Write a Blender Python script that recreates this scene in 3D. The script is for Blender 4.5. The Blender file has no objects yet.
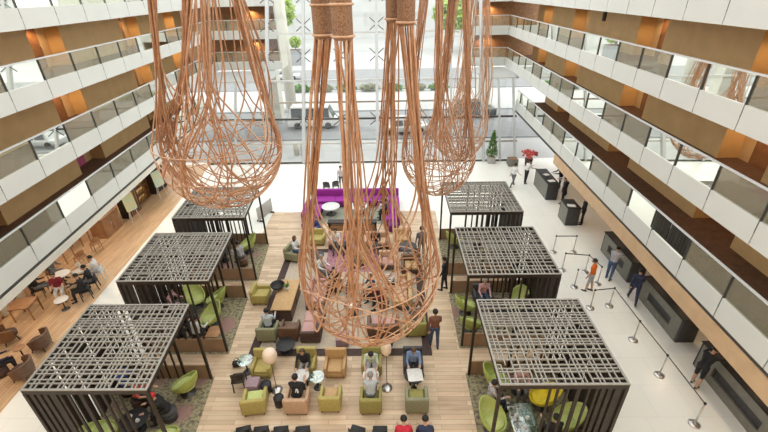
import bpy, bmesh, math, random
from mathutils import Vector, Matrix, noise
random.seed(7)
PI = math.pi
C = bpy.context.scene.collection
R_ = math.radians
# ---------------------------------------------------------------- camera
H = 12.0
FOC, PITCH, YAW, ROLL = 411.6, 0.5043, -0.0197, 0.0205
_cp, _sp, _cy, _sy = math.cos(PITCH), math.sin(PITCH), math.cos(YAW), math.sin(YAW)
FWD = Vector((_sy*_cp, _cy*_cp, -_sp)); RT = Vector((_cy, -_sy, 0)); DN = FWD.cross(RT)
_c, _s = math.cos(ROLL), math.sin(ROLL)
RT2 = _c*RT + _s*DN; DN2 = -_s*RT + _c*DN
cam_d = bpy.data.cameras.new('camera'); cam = bpy.data.objects.new('camera', cam_d); C.objects.link(cam)
cam_d.sensor_width = 36; cam_d.lens = FOC*36/768; cam_d.clip_end = 1500
M = Matrix((RT2, -DN2, -FWD)).transposed().to_4x4(); M.translation = (0, 0, H)
cam.matrix_world = M
bpy.context.scene.camera = cam

def at(x, y, z=0.0):
    v = FWD + RT2*(x-384)/FOC + DN2*(y-216)/FOC
    t = (z-H)/v.z
    return Vector((v.x*t, v.y*t, z))

# ---------------------------------------------------------------- materials
MATS = {}
def mat(name, col, rough=.6, var=.12, scale=6., metal=0., spec=.4, bump=0., col2=None):
    m = bpy.data.materials.new(name); m.use_nodes = True; nt = m.node_tree; b = nt.nodes['Principled BSDF']
    b.inputs['Roughness'].default_value = rough; b.inputs['Metallic'].default_value = metal
    b.inputs['Specular IOR Level'].default_value = spec
    tc = nt.nodes.new('ShaderNodeTexCoord'); no = nt.nodes.new('ShaderNodeTexNoise'); no.inputs['Scale'].default_value = scale
    no.inputs['Detail'].default_value = 4
    nt.links.new(tc.outputs['Object'], no.inputs['Vector'])
    r = nt.nodes.new('ShaderNodeValToRGB'); r.color_ramp.elements[0].position = .3; r.color_ramp.elements[1].position = .7
    c2 = col2 or tuple(min(1, c*(1+var)) for c in col); c1 = col if col2 else tuple(c*(1-var) for c in col)
    r.color_ramp.elements[0].color = (*c1, 1); r.color_ramp.elements[1].color = (*c2, 1)
    nt.links.new(no.outputs['Fac'], r.inputs['Fac']); nt.links.new(r.outputs['Color'], b.inputs['Base Color'])
    if bump:
        bp = nt.nodes.new('ShaderNodeBump'); bp.inputs['Strength'].default_value = bump; bp.inputs['Distance'].default_value = .02
        nt.links.new(no.outputs['Fac'], bp.inputs['Height']); nt.links.new(bp.outputs['Normal'], b.inputs['Normal'])
    MATS[name] = m
    return m

def plank_mat(name, c1, c2, mortar, bw, rh, rot=0., rough=.35, spec=.4, streak=.35):
    m = bpy.data.materials.new(name); m.use_nodes = True; nt = m.node_tree; b = nt.nodes['Principled BSDF']
    b.inputs['Roughness'].default_value = rough; b.inputs['Specular IOR Level'].default_value = spec
    g = nt.nodes.new('ShaderNodeNewGeometry'); mp = nt.nodes.new('ShaderNodeMapping'); mp.inputs['Rotation'].default_value = (0, 0, rot)
    br = nt.nodes.new('ShaderNodeTexBrick'); br.inputs['Scale'].default_value = 1
    br.inputs['Brick Width'].default_value = bw; br.inputs['Row Height'].default_value = rh
    br.inputs['Mortar Size'].default_value = .006; br.inputs['Bias'].default_value = 0.
    br.offset = .37; br.inputs['Color1'].default_value = (*c1, 1); br.inputs['Color2'].default_value = (*c2, 1); br.inputs['Mortar'].default_value = (*mortar, 1)
    nt.links.new(g.outputs['Position'], mp.inputs['Vector']); nt.links.new(mp.outputs['Vector'], br.inputs['Vector'])
    no = nt.nodes.new('ShaderNodeTexNoise'); no.inputs['Scale'].default_value = 1.; no.inputs['Detail'].default_value = 5
    mp2 = nt.nodes.new('ShaderNodeMapping'); mp2.inputs['Scale'].default_value = (.8, 5, 1) ; 
    nt.links.new(mp.outputs['Vector'], mp2.inputs['Vector']); nt.links.new(mp2.outputs['Vector'], no.inputs['Vector'])
    mx = nt.nodes.new('ShaderNodeMixRGB'); mx.blend_type = 'OVERLAY'; mx.inputs['Fac'].default_value = streak
    nt.links.new(br.outputs['Color'], mx.inputs['Color1']); nt.links.new(no.outputs['Fac'], mx.inputs['Color2'])
    nt.links.new(mx.outputs['Color'], b.inputs['Base Color'])
    MATS[name] = m; return m

def glass_mat(name, tint, refl, mixbase, haze=0.):
    m = bpy.data.materials.new(name); m.use_nodes = True; nt = m.node_tree
    for n in list(nt.nodes): nt.nodes.remove(n)
    out = nt.nodes.new('ShaderNodeOutputMaterial'); tr = nt.nodes.new('ShaderNodeBsdfTransparent'); gl = nt.nodes.new('ShaderNodeBsdfGlossy')
    tr.inputs['Color'].default_value = (*tint, 1); gl.inputs['Color'].default_value = (*refl, 1); gl.inputs['Roughness'].default_value = .02
    lw = nt.nodes.new('ShaderNodeLayerWeight'); lw.inputs['Blend'].default_value = .28
    mr = nt.nodes.new('ShaderNodeMapRange'); mr.inputs['To Min'].default_value = mixbase; mr.inputs['To Max'].default_value = 1.
    if haze:  # whitish reflected haze painted into the glass as a diffuse share
        df = nt.nodes.new('ShaderNodeBsdfDiffuse'); df.inputs['Color'].default_value = (.78, .76, .58, 1); m2 = nt.nodes.new('ShaderNodeMixShader'); m2.inputs['Fac'].default_value = haze
        nt.links.new(tr.outputs[0], m2.inputs[1]); nt.links.new(df.outputs[0], m2.inputs[2]); tr = m2
    mx = nt.nodes.new('ShaderNodeMixShader')
    nt.links.new(lw.outputs['Fresnel'], mr.inputs['Value']); nt.links.new(mr.outputs['Result'], mx.inputs['Fac'])
    nt.links.new(tr.outputs[0], mx.inputs[1]); nt.links.new(gl.outputs[0], mx.inputs[2]); nt.links.new(mx.outputs[0], out.inputs['Surface'])
    MATS[name] = m; return m

def emit_mat(name, col, st):
    m = bpy.data.materials.new(name); m.use_nodes = True; nt = m.node_tree; b = nt.nodes['Principled BSDF']
    b.inputs['Base Color'].default_value = (*col, 1); b.inputs['Emission Color'].default_value = (*col, 1); b.inputs['Emission Strength'].default_value = st
    no = nt.nodes.new('ShaderNodeTexNoise'); no.inputs['Scale'].default_value = 30
    bp = nt.nodes.new('ShaderNodeBump'); bp.inputs['Strength'].default_value = .1
    nt.links.new(no.outputs['Fac'], bp.inputs['Height']); nt.links.new(bp.outputs['Normal'], b.inputs['Normal'])
    MATS[name] = m; return m

def rug_mat(name, base, spots, dark, sc=1.1):
    m = bpy.data.materials.new(name); m.use_nodes = True; nt = m.node_tree; b = nt.nodes['Principled BSDF']
    b.inputs['Roughness'].default_value = .95; b.inputs['Specular IOR Level'].default_value = .1
    g = nt.nodes.new('ShaderNodeNewGeometry')
    no = nt.nodes.new('ShaderNodeTexNoise'); no.inputs['Scale'].default_value = 9; no.inputs['Detail'].default_value = 3
    vo = nt.nodes.new('ShaderNodeTexVoronoi'); vo.inputs['Scale'].default_value = sc
    for n in (no, vo): nt.links.new(g.outputs['Position'], n.inputs['Vector'])
    r1 = nt.nodes.new('ShaderNodeValToRGB'); r1.color_ramp.elements[0].color = (*dark, 1); r1.color_ramp.elements[1].color = (*base, 1)
    r1.color_ramp.elements[0].position = .38; r1.color_ramp.elements[1].position = .56
    r2 = nt.nodes.new('ShaderNodeValToRGB'); r2.color_ramp.elements[0].color = (1, 1, 1, 1); r2.color_ramp.elements[1].color = (0, 0, 0, 1)
    r2.color_ramp.elements[0].position = .22; r2.color_ramp.elements[1].position = .34
    nt.links.new(no.outputs['Fac'], r1.inputs['Fac']); nt.links.new(vo.outputs['Distance'], r2.inputs['Fac'])
    mx = nt.nodes.new('ShaderNodeMixRGB'); mx.inputs['Color2'].default_value = (*spots, 1)
    nt.links.new(r2.outputs['Color'], mx.inputs['Fac']); nt.links.new(r1.outputs['Color'], mx.inputs['Color1'])
    nt.links.new(mx.outputs['Color'], b.inputs['Base Color']); MATS[name] = m; return m

mat('white_stone', (.80, .78, .74), .3, .03, .5, spec=.4)
plank_mat('light_planks', (.74, .57, .40), (.52, .38, .255), (.36, .26, .17), 1.5, .17, 0, .4)
plank_mat('deck_planks', (.66, .45, .27), (.55, .36, .20), (.3, .18, .1), 1.6, .14, PI/2, .4)
plank_mat('tile_white', (.85, .85, .80), (.83, .825, .77), (.70, .69, .64), 1.2, 1.2, 0, .25, streak=.06)
mat('fascia_white', (.69, .70, .67), .4, .02, 1.)
mat('seam_dark', (.08, .075, .07), .6)
mat('band_beige', (.62, .42, .25), .5, .08, 2.)
mat('band_white', (.72, .68, .60), .5, .04, 2.)
mat('corridor_wall', (.74, .50, .245), .6, .06, 1.5)
mat('carpet_brown', (.16, .085, .05), .95, .2, 5.)
mat('wood_brown', (.22, .11, .05), .5, .25, 4.)
mat('wood_mid', (.36, .19, .09), .5, .2, 4.)
mat('dark_wood', (.030, .021, .017), .5, .3, 6.)
mat('lattice_grey', (.33, .315, .285), .5, .1, 8.)
mat('partition_brown', (.30, .195, .12), .6, .1, 3.)
mat('steel', (.62, .61, .59), .3, .05, 8., metal=.9)
mat('steel_dark', (.10, .10, .10), .4, .1, 8., metal=.5)
mat('white_paint', (.68, .69, .69), .4, .02, 3.)
mat('mullion_grey', (.52, .53, .53), .4, .03, 3.); mat('building_pale', (.55, .55, .54), .8, .05, .2)
mat('rope', (.42, .205, .11), .65, .3, 9., col2=(.55, .30, .175))
mat('rope_pale', (.60, .37, .24), .65, .2, 9.)
mat('sleeve_weave', (.17, .085, .055), .7, .5, 40., bump=.6, col2=(.42, .25, .15))
mat('olive', (.33, .30, .10), .85, .12, 14.); mat('yellow_olive', (.44, .37, .13), .85, .12, 14.)
mat('lime', (.40, .47, .13), .7, .1, 14.); mat('lime_inside', (.52, .58, .22), .8, .08, 14.)
mat('tan', (.52, .34, .17), .8, .1, 14.); mat('tan_pink', (.56, .37, .25), .8, .1, 14.)
mat('grey_olive', (.27, .27, .17), .85, .12, 14.); mat('purple', (.32, .03, .30), .8, .12, 12.); mat('plum', (.16, .02, .15), .8, .12, 12.)
mat('violet_grey', (.34, .24, .28), .85, .12, 12.); mat('choc', (.085, .05, .04), .7, .2, 10.); mat('rose', (.50, .30, .28), .85, .2, 20.)
mat('black', (.018, .018, .02), .5, .3, 10.); mat('charcoal', (.06, .06, .065), .6, .2, 10.); mat('brown_leather', (.14, .075, .045), .5, .2, 9.)
mat('desk_grey', (.20, .195, .165), .45, .1, 5.); mat('white_cloth', (.78, .77, .75), .8, .05, 20.); mat('paper', (.82, .82, .80), .8, .1, 30., col2=(.6, .6, .6))
mat('shade', (.80, .66, .54), .7, .05, 5.); mat('red', (.62, .03, .03), .6); mat('yellow', (.72, .56, .03), .7); mat('leaf', (.10, .22, .04), .7, .5, 9.)
mat('leaf_light', (.30, .42, .08), .7, .4, 6.); mat('trunk', (.18, .12, .08), .8); mat('concrete', (.50, .50, .48), .8, .08, 1.); mat('asphalt', (.27, .275, .28), .8, .06, .8)
mat('pave', (.48, .48, .475), .8, .04, .3); mat('kerb', (.30, .31, .32), .8); mat('column_beige', (.60, .58, .50), .7, .06, 2.)
mat('car_silver', (.62, .63, .64), .3, .03, 2., metal=.3); mat('car_dark', (.05, .06, .06), .3, .1, 2.); mat('car_white', (.8, .8, .8), .3, .02, 2.); mat('car_glass', (.04, .05, .06), .1)
mat('tyre', (.02, .02, .02), .8); mat('pink', (.62, .13, .28), .6); mat('poster_a', (.55, .68, .45), .6, .3, 3., col2=(.75, .62, .35)); mat('poster_b', (.70, .66, .42), .6, .3, 3., col2=(.45, .68, .60))
mat('skin_light', (.55, .34, .24), .6, .06); mat('skin_brown', (.24, .125, .075), .6, .06); mat('hair_black', (.015, .012, .012), .5, .2, 30.); mat('hair_brown', (.10, .055, .03), .5, .2, 30.); mat('hair_grey', (.30, .28, .26), .6, .2, 30.)
mat('cl_white', (.72, .72, .72), .8, .06, 12.); mat('cl_black', (.02, .02, .024), .8, .2, 12.); mat('cl_grey', (.14, .145, .15), .8, .15, 12.); mat('cl_ltgrey', (.42, .42, .45), .8, .12, 12.)
mat('cl_blue', (.20, .29, .52), .8, .15, 12.); mat('cl_jeans', (.06, .10, .20), .8, .2, 12.); mat('cl_navy', (.03, .04, .09), .8, .3, 12.); mat('cl_pink', (.62, .36, .38), .8, .1, 12.)
mat('cl_coral', (.66, .13, .12), .8, .1, 12.); mat('cl_red', (.55, .03, .06), .8, .1, 12.); mat('cl_maroon', (.20, .02, .04), .8, .2, 12.); mat('cl_orange', (.80, .17, .02), .8, .08, 12.)
mat('cl_brown', (.20, .09, .06), .8, .2, 12.); mat('cl_mint', (.56, .66, .54), .8, .08, 12.); mat('cl_paleblue', (.48, .54, .60), .8, .08, 12.); mat('cl_pattern', (.72, .70, .70), .8, .5, 22., col2=(.12, .10, .12))
mat('cl_royal', (.05, .10, .34), .8, .15, 12.); mat('mouth', (.35, .10, .09), .6)
mat('amber_door', (.30, .13, .05), .5, .2, 3.); mat('bottle_amber', (.55, .33, .05), .2, .3, 10.)
emit_mat('lamp_glow', (1., .62, .25), 6.)
glass_mat('balustrade_glass', (.86, .88, .78), (.92, .93, .86), .05, .24)
glass_mat('facade_glass', (.97, .985, .98), (1, 1, 1), .02)
glass_mat('table_glass', (.75, .88, .84), (1, 1, 1), .25)
rug_mat('rug_green', (.33, .30, .18), (.33, .20, .18), (.15, .12, .10), .62)
rug_mat('rug_rose', (.46, .24, .27), (.56, .30, .30), (.30, .13, .20), 1.8)
mat('rug_beige', (.50, .42, .33), .95, .1, 8.); mat('rug_border', (.075, .05, .045), .95, .15, 8.); mat('rug_sage', (.30, .31, .25), .95, .15, 5.)

# ---------------------------------------------------------------- mesh builder
class MB:
    def __init__(s): s.bm = bmesh.new(); s.mi = 0
    def face(s, vs, smooth=False):
        try:
            f = s.bm.faces.new(vs); f.material_index = s.mi; f.smooth = smooth; return f
        except ValueError: pass
    def hexa(s, P):                         # 8 points: bottom ring 0-3, top ring 4-7
        v = [s.bm.verts.new(p) for p in P]
        for q in ((3,2,1,0),(4,5,6,7),(0,1,5,4),(1,2,6,5),(2,3,7,6),(3,0,4,7)): s.face([v[i] for i in q])
        return s
    def box(s, x0, x1, y0, y1, z0, z1):
        return s.hexa([(x0,y0,z0),(x1,y0,z0),(x1,y1,z0),(x0,y1,z0),(x0,y0,z1),(x1,y0,z1),(x1,y1,z1),(x0,y1,z1)])
    def bar(s, a, b, w, h=None, up=(0,0,1)):
        a = Vector(a); b = Vector(b); h = h or w; d = (b-a).normalized(); u = Vector(up)
        if abs(d.dot(u)) > .99: u = Vector((0,1,0))
        x = d.cross(u).normalized()*w/2; y = x.cross(d).normalized()*h/2
        return s.hexa([a-x-y, a+x-y, a+x+y, a-x+y, b-x-y, b+x-y, b+x+y, b-x+y])
    def rbox(s, x0, x1, y0, y1, z0, z1, r=.05, n=3):
        t = bmesh.new(); r = min(r, (x1-x0)*.49, (y1-y0)*.49, (z1-z0)*.49)
        bmesh.ops.create_cube(t, size=1)
        for v in t.verts: v.co = Vector(((x0+x1)/2+v.co.x*(x1-x0), (y0+y1)/2+v.co.y*(y1-y0), (z0+z1)/2+v.co.z*(z1-z0)))
        bmesh.ops.bevel(t, geom=t.edges[:], offset=r, segments=n, affect='EDGES', profile=.5)
        s.merge(t, True); return s
    def merge(s, t, smooth=False, mtx=None):
        mp = {}
        for v in t.verts: mp[v] = s.bm.verts.new(mtx @ v.co if mtx else v.co)
        for f in t.faces: s.face([mp[v] for v in f.verts], smooth)
        t.free()
    def lathe(s, prof, n=20, cx=0, cy=0, cz=0, sx=1, sy=1):
        rings = []
        for r, z in prof:
            if r < 1e-5: rings.append([s.bm.verts.new((cx, cy, cz+z))])
            else: rings.append([s.bm.verts.new((cx+sx*r*math.cos(2*PI*k/n), cy+sy*r*math.sin(2*PI*k/n), cz+z)) for k in range(n)])
        for A, B in zip(rings, rings[1:]):
            for k in range(n):
                k2 = (k+1) % n
                if len(A) == 1 and len(B) == 1: continue
                if len(A) == 1: s.face([A[0], B[k2], B[k]], True)
                elif len(B) == 1: s.face([A[k], A[k2], B[0]], True)
                else: s.face([A[k], A[k2], B[k2], B[k]], True)
        return s
    def cyl(s, cx, cy, z0, z1, r, n=16): return s.lathe([(0,z0),(r,z0),(r,z1),(0,z1)], n, cx, cy)
    def tube(s, pts, r, n=6, closed=False):
        pts = [Vector(p) for p in pts]; N = len(pts); rings = []
        up = Vector((.31, .17, .93))
        for i, p in enumerate(pts):
            a = pts[(i-1) % N] if closed or i else pts[0]; b = pts[(i+1) % N] if closed or i < N-1 else pts[-1]
            d = (b-a); d = d.normalized() if d.length > 1e-9 else Vector((0,0,1))
            x = d.cross(up)
            if x.length < .05: x = d.cross(Vector((1,0,0)))
            x.normalize(); y = d.cross(x); up = y.cross(d) if False else up
            rr = r(i/(N-1)) if callable(r) else r
            rings.append([s.bm.verts.new(p + rr*(math.cos(2*PI*k/n)*x + math.sin(2*PI*k/n)*y)) for k in range(n)])
        for i in range(N if closed else N-1):
            A, B = rings[i], rings[(i+1) % N]
            for k in range(n): s.face([A[k], A[(k+1) % n], B[(k+1) % n], B[k]], True)
        if not closed: s.face(rings[0][::-1]); s.face(rings[-1])
        return s
    def ball(s, c, r, sx=1, sy=1, sz=1, n=12):
        t = bmesh.new(); bmesh.ops.create_uvsphere(t, u_segments=n, v_segments=max(6, n*2//3), radius=r)
        s.merge(t, True, Matrix.Translation(c) @ Matrix.Diagonal((sx, sy, sz, 1))); return s
    def build(s, name, mats, parent=None, loc=None, rz=0):
        me = bpy.data.meshes.new(name)
        bmesh.ops.recalc_face_normals(s.bm, faces=s.bm.faces[:])
        s.bm.to_mesh(me); s.bm.free()
        for m in (mats if isinstance(mats, (list, tuple)) else [mats]): me.materials.append(MATS[m] if isinstance(m, str) else m)
        o = bpy.data.objects.new(name, me); C.objects.link(o)
        if parent: o.parent = parent
        if loc is not None: o.location = loc
        if rz: o.rotation_euler.z = rz
        return o

def tag(o, label=None, cat=None, group=None, kind=None):
    if label: o['label'] = label
    if cat: o['category'] = cat
    if group: o['group'] = group
    if kind: o['kind'] = kind
    return o
def thing(name, label, cat, loc=(0,0,0), rz=0, group=None):
    o = bpy.data.objects.new(name, None); C.objects.link(o); o.empty_display_size = .1
    o.location = loc; o.rotation_euler.z = rz
    return tag(o, label, cat, group)
def struct(name, mb, m, parent=None):
    o = mb.build(name, m, parent)
    if not parent: tag(o, kind='structure', cat=name.split('_')[0], label={'wall':'wall of the atrium','floor':'floor of the hotel atrium','trim':'trim of the atrium','ceiling':'roof beams of the atrium'}.get(name.split('_')[0], 'part of the atrium building'))
    return o
def dup(o, parent=None):
    c = o.copy(); C.objects.link(c)
    if parent: c.parent = parent
    for ch in list(o.children): dup(ch, c)
    return c
def place(proto, loc, rz, label, group=None, used={}):
    o = proto if proto.name not in used else dup(proto)
    used[proto.name] = 1
    o.location = loc; o.rotation_euler.z = rz; o['label'] = label
    if group: o['group'] = group
    return o
def lab(o, label): o['label'] = label; return o

# ---------------------------------------------------------------- people (one continuous remeshed body each)
def capsule(t, a, b, ra, rb, n=10):
    a = Vector(a); b = Vector(b); d = b-a; L = d.length
    if L < 1e-6: d = Vector((0,0,1)); L = 1e-6
    d.normalize(); q = Vector((0,0,1)).rotation_difference(d).to_matrix().to_4x4()
    rings = []
    pr = [(0, -ra)] + [(ra*math.cos(x), ra*math.sin(x)) for x in (-1.05, -.52)] + [(ra, 0), (rb, L)] + [(rb*math.cos(x), L+rb*math.sin(x)) for x in (.52, 1.05)] + [(0, L+rb)]
    for r, z in pr:
        if r == 0: rings.append([t.verts.new(a + (q @ Vector((0,0,z))))])
        else: rings.append([t.verts.new(a + (q @ Vector((r*math.cos(2*PI*k/n), r*math.sin(2*PI*k/n), z)))) for k in range(n)])
    for A, B in zip(rings, rings[1:]):
        for k in range(n):
            k2 = (k+1) % n
            if len(A) == 1: t.faces.new([A[0], B[k2], B[k]])
            elif len(B) == 1: t.faces.new([A[k], A[k2], B[0]])
            else: t.faces.new([A[k], A[k2], B[k2], B[k]])

def person(label, loc, rz, top='cl_white', bottom='cl_black', skin='skin_light', hair='hair_black', pose='stand', h=1.75, long_sleeve=True, long_hair=False,
           hipz=None, lean=None, thigh=None, knee=None, arm=None, elbow=None, head=0., turn=0., group=None, shorts=False):
    P = {'stand': dict(hipz=.93, lean=2, thigh=(2,-2), knee=(3,3), arm=(6,4), elbow=(15,12)),
         'walk':  dict(hipz=.91, lean=5, thigh=(24,-16), knee=(6,22), arm=(-18,20), elbow=(15,30)),
         'sit':   dict(hipz=.50, lean=4, thigh=(84,86), knee=(84,82), arm=(28,30), elbow=(65,62)),
         'desk':  dict(hipz=.92, lean=12, thigh=(4,-4), knee=(4,6), arm=(38,34), elbow=(50,45)),
         'bend':  dict(hipz=.88, lean=55, thigh=(12,-12), knee=(10,20), arm=(70,62), elbow=(20,25))}[pose]
    hz = hipz if hipz is not None else P['hipz']; ln = R_(lean if lean is not None else P['lean'])
    th = thigh or P['thigh']; kn = knee or P['knee']; ar = arm or P['arm']; el = elbow or P['elbow']
    t = bmesh.new(); segs = []
    def cap(a, b, ra, rb, reg): capsule(t, a, b, ra, rb); segs.append((Vector(a), Vector(b), ra, rb, reg))
    up = Vector((0, math.sin(ln), math.cos(ln))); fw = Vector((0, math.cos(ln), -math.sin(ln)))
    pel = Vector((0, 0, hz)); sp = lambda k, x=0, f=0: pel + up*k + Vector((x,0,0)) + fw*f
    cap(sp(.0,-.075), sp(.0,.075), .115, .115, 'bottom')
    for s in (-1, 1):
        cap(sp(.06,.05*s), sp(.20,.055*s), .105, .10, 'top'); cap(sp(.20,.055*s), sp(.38,.085*s), .10, .115, 'top')
    cap(sp(.38,-.08), sp(.38,.08), .11, .11, 'top'); cap(sp(.455,-.15), sp(.455,.15), .062, .062, 'top'); cap(sp(.42,-.05), sp(.50,0), .08, .06, 'top'); cap(sp(.42,.05), sp(.50,0), .08, .06, 'top')
    cap(sp(.48), sp(.60,0,.015), .055, .052, 'skin')
    hd = R_(head); hu = Vector((0, math.sin(ln*.4+hd), math.cos(ln*.4+hd))); hf0 = Vector((0, math.cos(ln*.4+hd), -math.sin(ln*.4+hd)))
    nb = sp(.56,0,.015); tn = R_(turn); hf = hf0*math.cos(tn) + Vector((math.sin(tn),0,0)); hf.normalize(); hx = hf.cross(hu)
    hc = nb + hu*.115 + hf*.02
    cap(hc + hu*.035 - hf*.018, hc + hu*.03 + hf*.012, .088, .084, 'skin'); cap(hc - hu*.06 + hf*.035, hc + hf*.02, .055, .075, 'skin')
    cap(hc - hu*.005 + hf*.095, hc - hu*.022 + hf*.108, .012, .016, 'skin')
    for s in (-1, 1): cap(hc + hx*.088*s - hu*.01, hc + hx*.092*s + hu*.02 - hf*.01, .014, .018, 'skin')
    for i, s in enumerate((-1, 1)):
        a = R_(th[i]); hip = pel + Vector((.092*s, 0, -.02)); sprd = .07*s if pose in ('sit',) else .03*s
        kd = Vector((sprd, math.sin(a), -math.cos(a))).normalized(); k = hip + kd*.42
        b = a - R_(kn[i]); sd = Vector((0, math.sin(b), -math.cos(b))); an = k + sd*.41
        cap(hip, k, .095, .062, 'bottom'); cap(k, k+sd*.13, .06, .062, 'skin' if shorts else 'bottom'); cap(k+sd*.13, an, .062, .042, 'skin' if shorts else 'bottom')
        cap(an, an+Vector((0,0,-.03)), .042, .042, 'shoe'); cap(an+Vector((0,-.03,-.045)), an+Vector((.01*s,.15,-.055)), .038, .034, 'shoe')
        sh = sp(.45, .185*s); ua = R_(ar[i]) + ln*0; ad = Vector((.16*s, math.sin(ua), -math.cos(ua))).normalized(); eb = sh + ad*.28
        fa = ua + R_(el[i]); fd = Vector((-.12*s if el[i] > 40 else .02*s, math.sin(fa), -math.cos(fa))).normalized(); wr = eb + fd*.25
        cap(sh, eb, .056, .044, 'top'); cap(eb, wr, .043, .031, 'top' if long_sleeve else 'skin')
        sdv = Vector((1,0,0)) - fd*fd.x; sdv.normalize(); nv = fd.cross(sdv)
        cap(wr, wr+fd*.075, .03, .034, 'skin')
        for q in range(4):
            f0 = wr + fd*.085 + sdv*(q-1.5)*.021; L = (.07,.082,.076,.06)[q if s > 0 else 3-q]
            f1 = f0 + fd*L*.55; f2 = f1 + (fd*.8 - nv*.5*(1 if nv.z > 0 else -1)).normalized()*L*.45
            cap(f0, f1, .0105, .0105, 'skin'); cap(f1, f2, .0105, .009, 'skin')
        t0 = wr + fd*.03 - sdv*.03*s; cap(t0, t0 + (fd*.6 - sdv*.8*s).normalized()*.055, .013, .011, 'skin')
    me = bpy.data.meshes.new('tmp'); t.to_mesh(me); t.free()
    o = bpy.data.objects.new('person', me); C.objects.link(o)
    md = o.modifiers.new('r', 'REMESH'); md.mode = 'VOXEL'; md.voxel_size = .016; md.use_smooth_shade = True
    sm = o.modifiers.new('s', 'SMOOTH'); sm.factor = .5; sm.iterations = 2
    dg = bpy.context.evaluated_depsgraph_get(); ev = o.evaluated_get(dg); nm = bpy.data.meshes.new_from_object(ev)
    o.modifiers.clear(); o.data = nm; nm.name = 'person'; bpy.data.meshes.remove(me)
    nm.materials.clear()
    for m in (top, bottom, skin, 'black'): nm.materials.append(MATS[m])
    idx = {'top': 0, 'bottom': 1, 'skin': 2, 'shoe': 3}
    pre = [(a, b-a, (b-a).length_squared, ra, rb, idx[r]) for a, b, ra, rb, r in segs]
    mi = []
    for f in nm.polygons:
        c = f.center; best = 9; bi = 0
        for a, d, l2, ra, rb, r in pre:
            v = c-a; k = v.dot(d)/l2 if l2 > 1e-9 else 0; k = 0 if k < 0 else 1 if k > 1 else k
            e = (v-d*k).length-(ra+(rb-ra)*k)
            if e < best: best = e; bi = r
        mi.append(bi)
    nm.polygons.foreach_set('material_index', mi); nm.polygons.foreach_set('use_smooth', [True]*len(mi))
    # children: hair, eyes, mouth
    rot = Matrix((hx, hf, hu)).transposed().to_4x4(); rot.translation = hc
    if hair:
        hb = MB(); tt = bmesh.new(); bmesh.ops.create_uvsphere(tt, u_segments=16, v_segments=12, radius=1)
        for v in tt.verts:
            c = v.co.copy(); c.x *= .101; c.y *= .114; c.z *= .108
            if v.co.y > .25 and v.co.z < .45: c.y = .06+.02*v.co.z; c.x *= .8; c.z = max(c.z, .03)
            if v.co.z < -.25: c.z = -.035 if not long_hair else (-.20 if v.co.y < .2 else -.02)
            c.z += .03; c.y -= .008
            v.co = c
        hb.merge(tt, True, rot); hb.build('hair', hair, o)
    e = MB()
    for s in (-1, 1): e.ball(rot @ Vector((.034*s, .098, .012)), .0115, 1.2, .8, .8, 8)
    e.build('eyes', 'black', o)
    mo = MB(); mo.ball(rot @ Vector((0, .088, -.058)), .018, 1.2, .6, .35, 8); mo.build('mouth', 'mouth', o)
    o.scale = (h/1.75,)*3; o.location = loc; o.rotation_euler.z = rz
    return tag(o, label, 'person', group)

# ---------------------------------------------------------------- building shell
RAIL = {1: 4.86, 2: 7.38, 3: 9.89, 4: 12.42}
def SL(y, off=0.): return -12.07-.083*y+off
def SR(y, off=0.): return 9.26+.0229*y+off
SIDE = {'left': (SL, -1, 14.5, 2.06), 'right': (SR, 1, 11.2, 1.9)}
YN, YG = 2.6, 38.3                                   # near end, back gallery front
def yend(l): return 33.2 if l == 1 else YG

# floors
m = MB(); m.hexa([(-22,-3,-.3),(16,-3,-.3),(16,31,-.3),(-22,31,-.3),(-22,-3,-.004),(16,-3,-.004),(16,31,-.004),(-22,31,-.004)]); struct('floor', m, 'tile_white')
m = MB(); m.box(-7.3, 2.72, 19.3, 22.35, -.004, .0); m.hexa([(-9.0,2,-.004),(5.85,2,-.004),(5.85,19.3,-.004),(-10.0,19.3,-.004),(-9.0,2,0),(5.85,2,0),(5.85,19.3,0),(-10.0,19.3,0)]); lab(struct('floor_lounge', m, 'light_planks'), 'pale wood plank floor of the lounge')
m = MB(); f = lambda y: -12.4-.063*y
m.hexa([(-20,-2,-.004),(f(-2),-2,-.004),(f(30.5),30.5,-.004),(-20,30.5,-.004),(-20,-2,0),(f(-2),-2,0),(f(30.5),30.5,0),(-20,30.5,0)]); lab(struct('floor_terrace', m, 'deck_planks'), 'orange brown plank floor of the cafe terrace')

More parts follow.
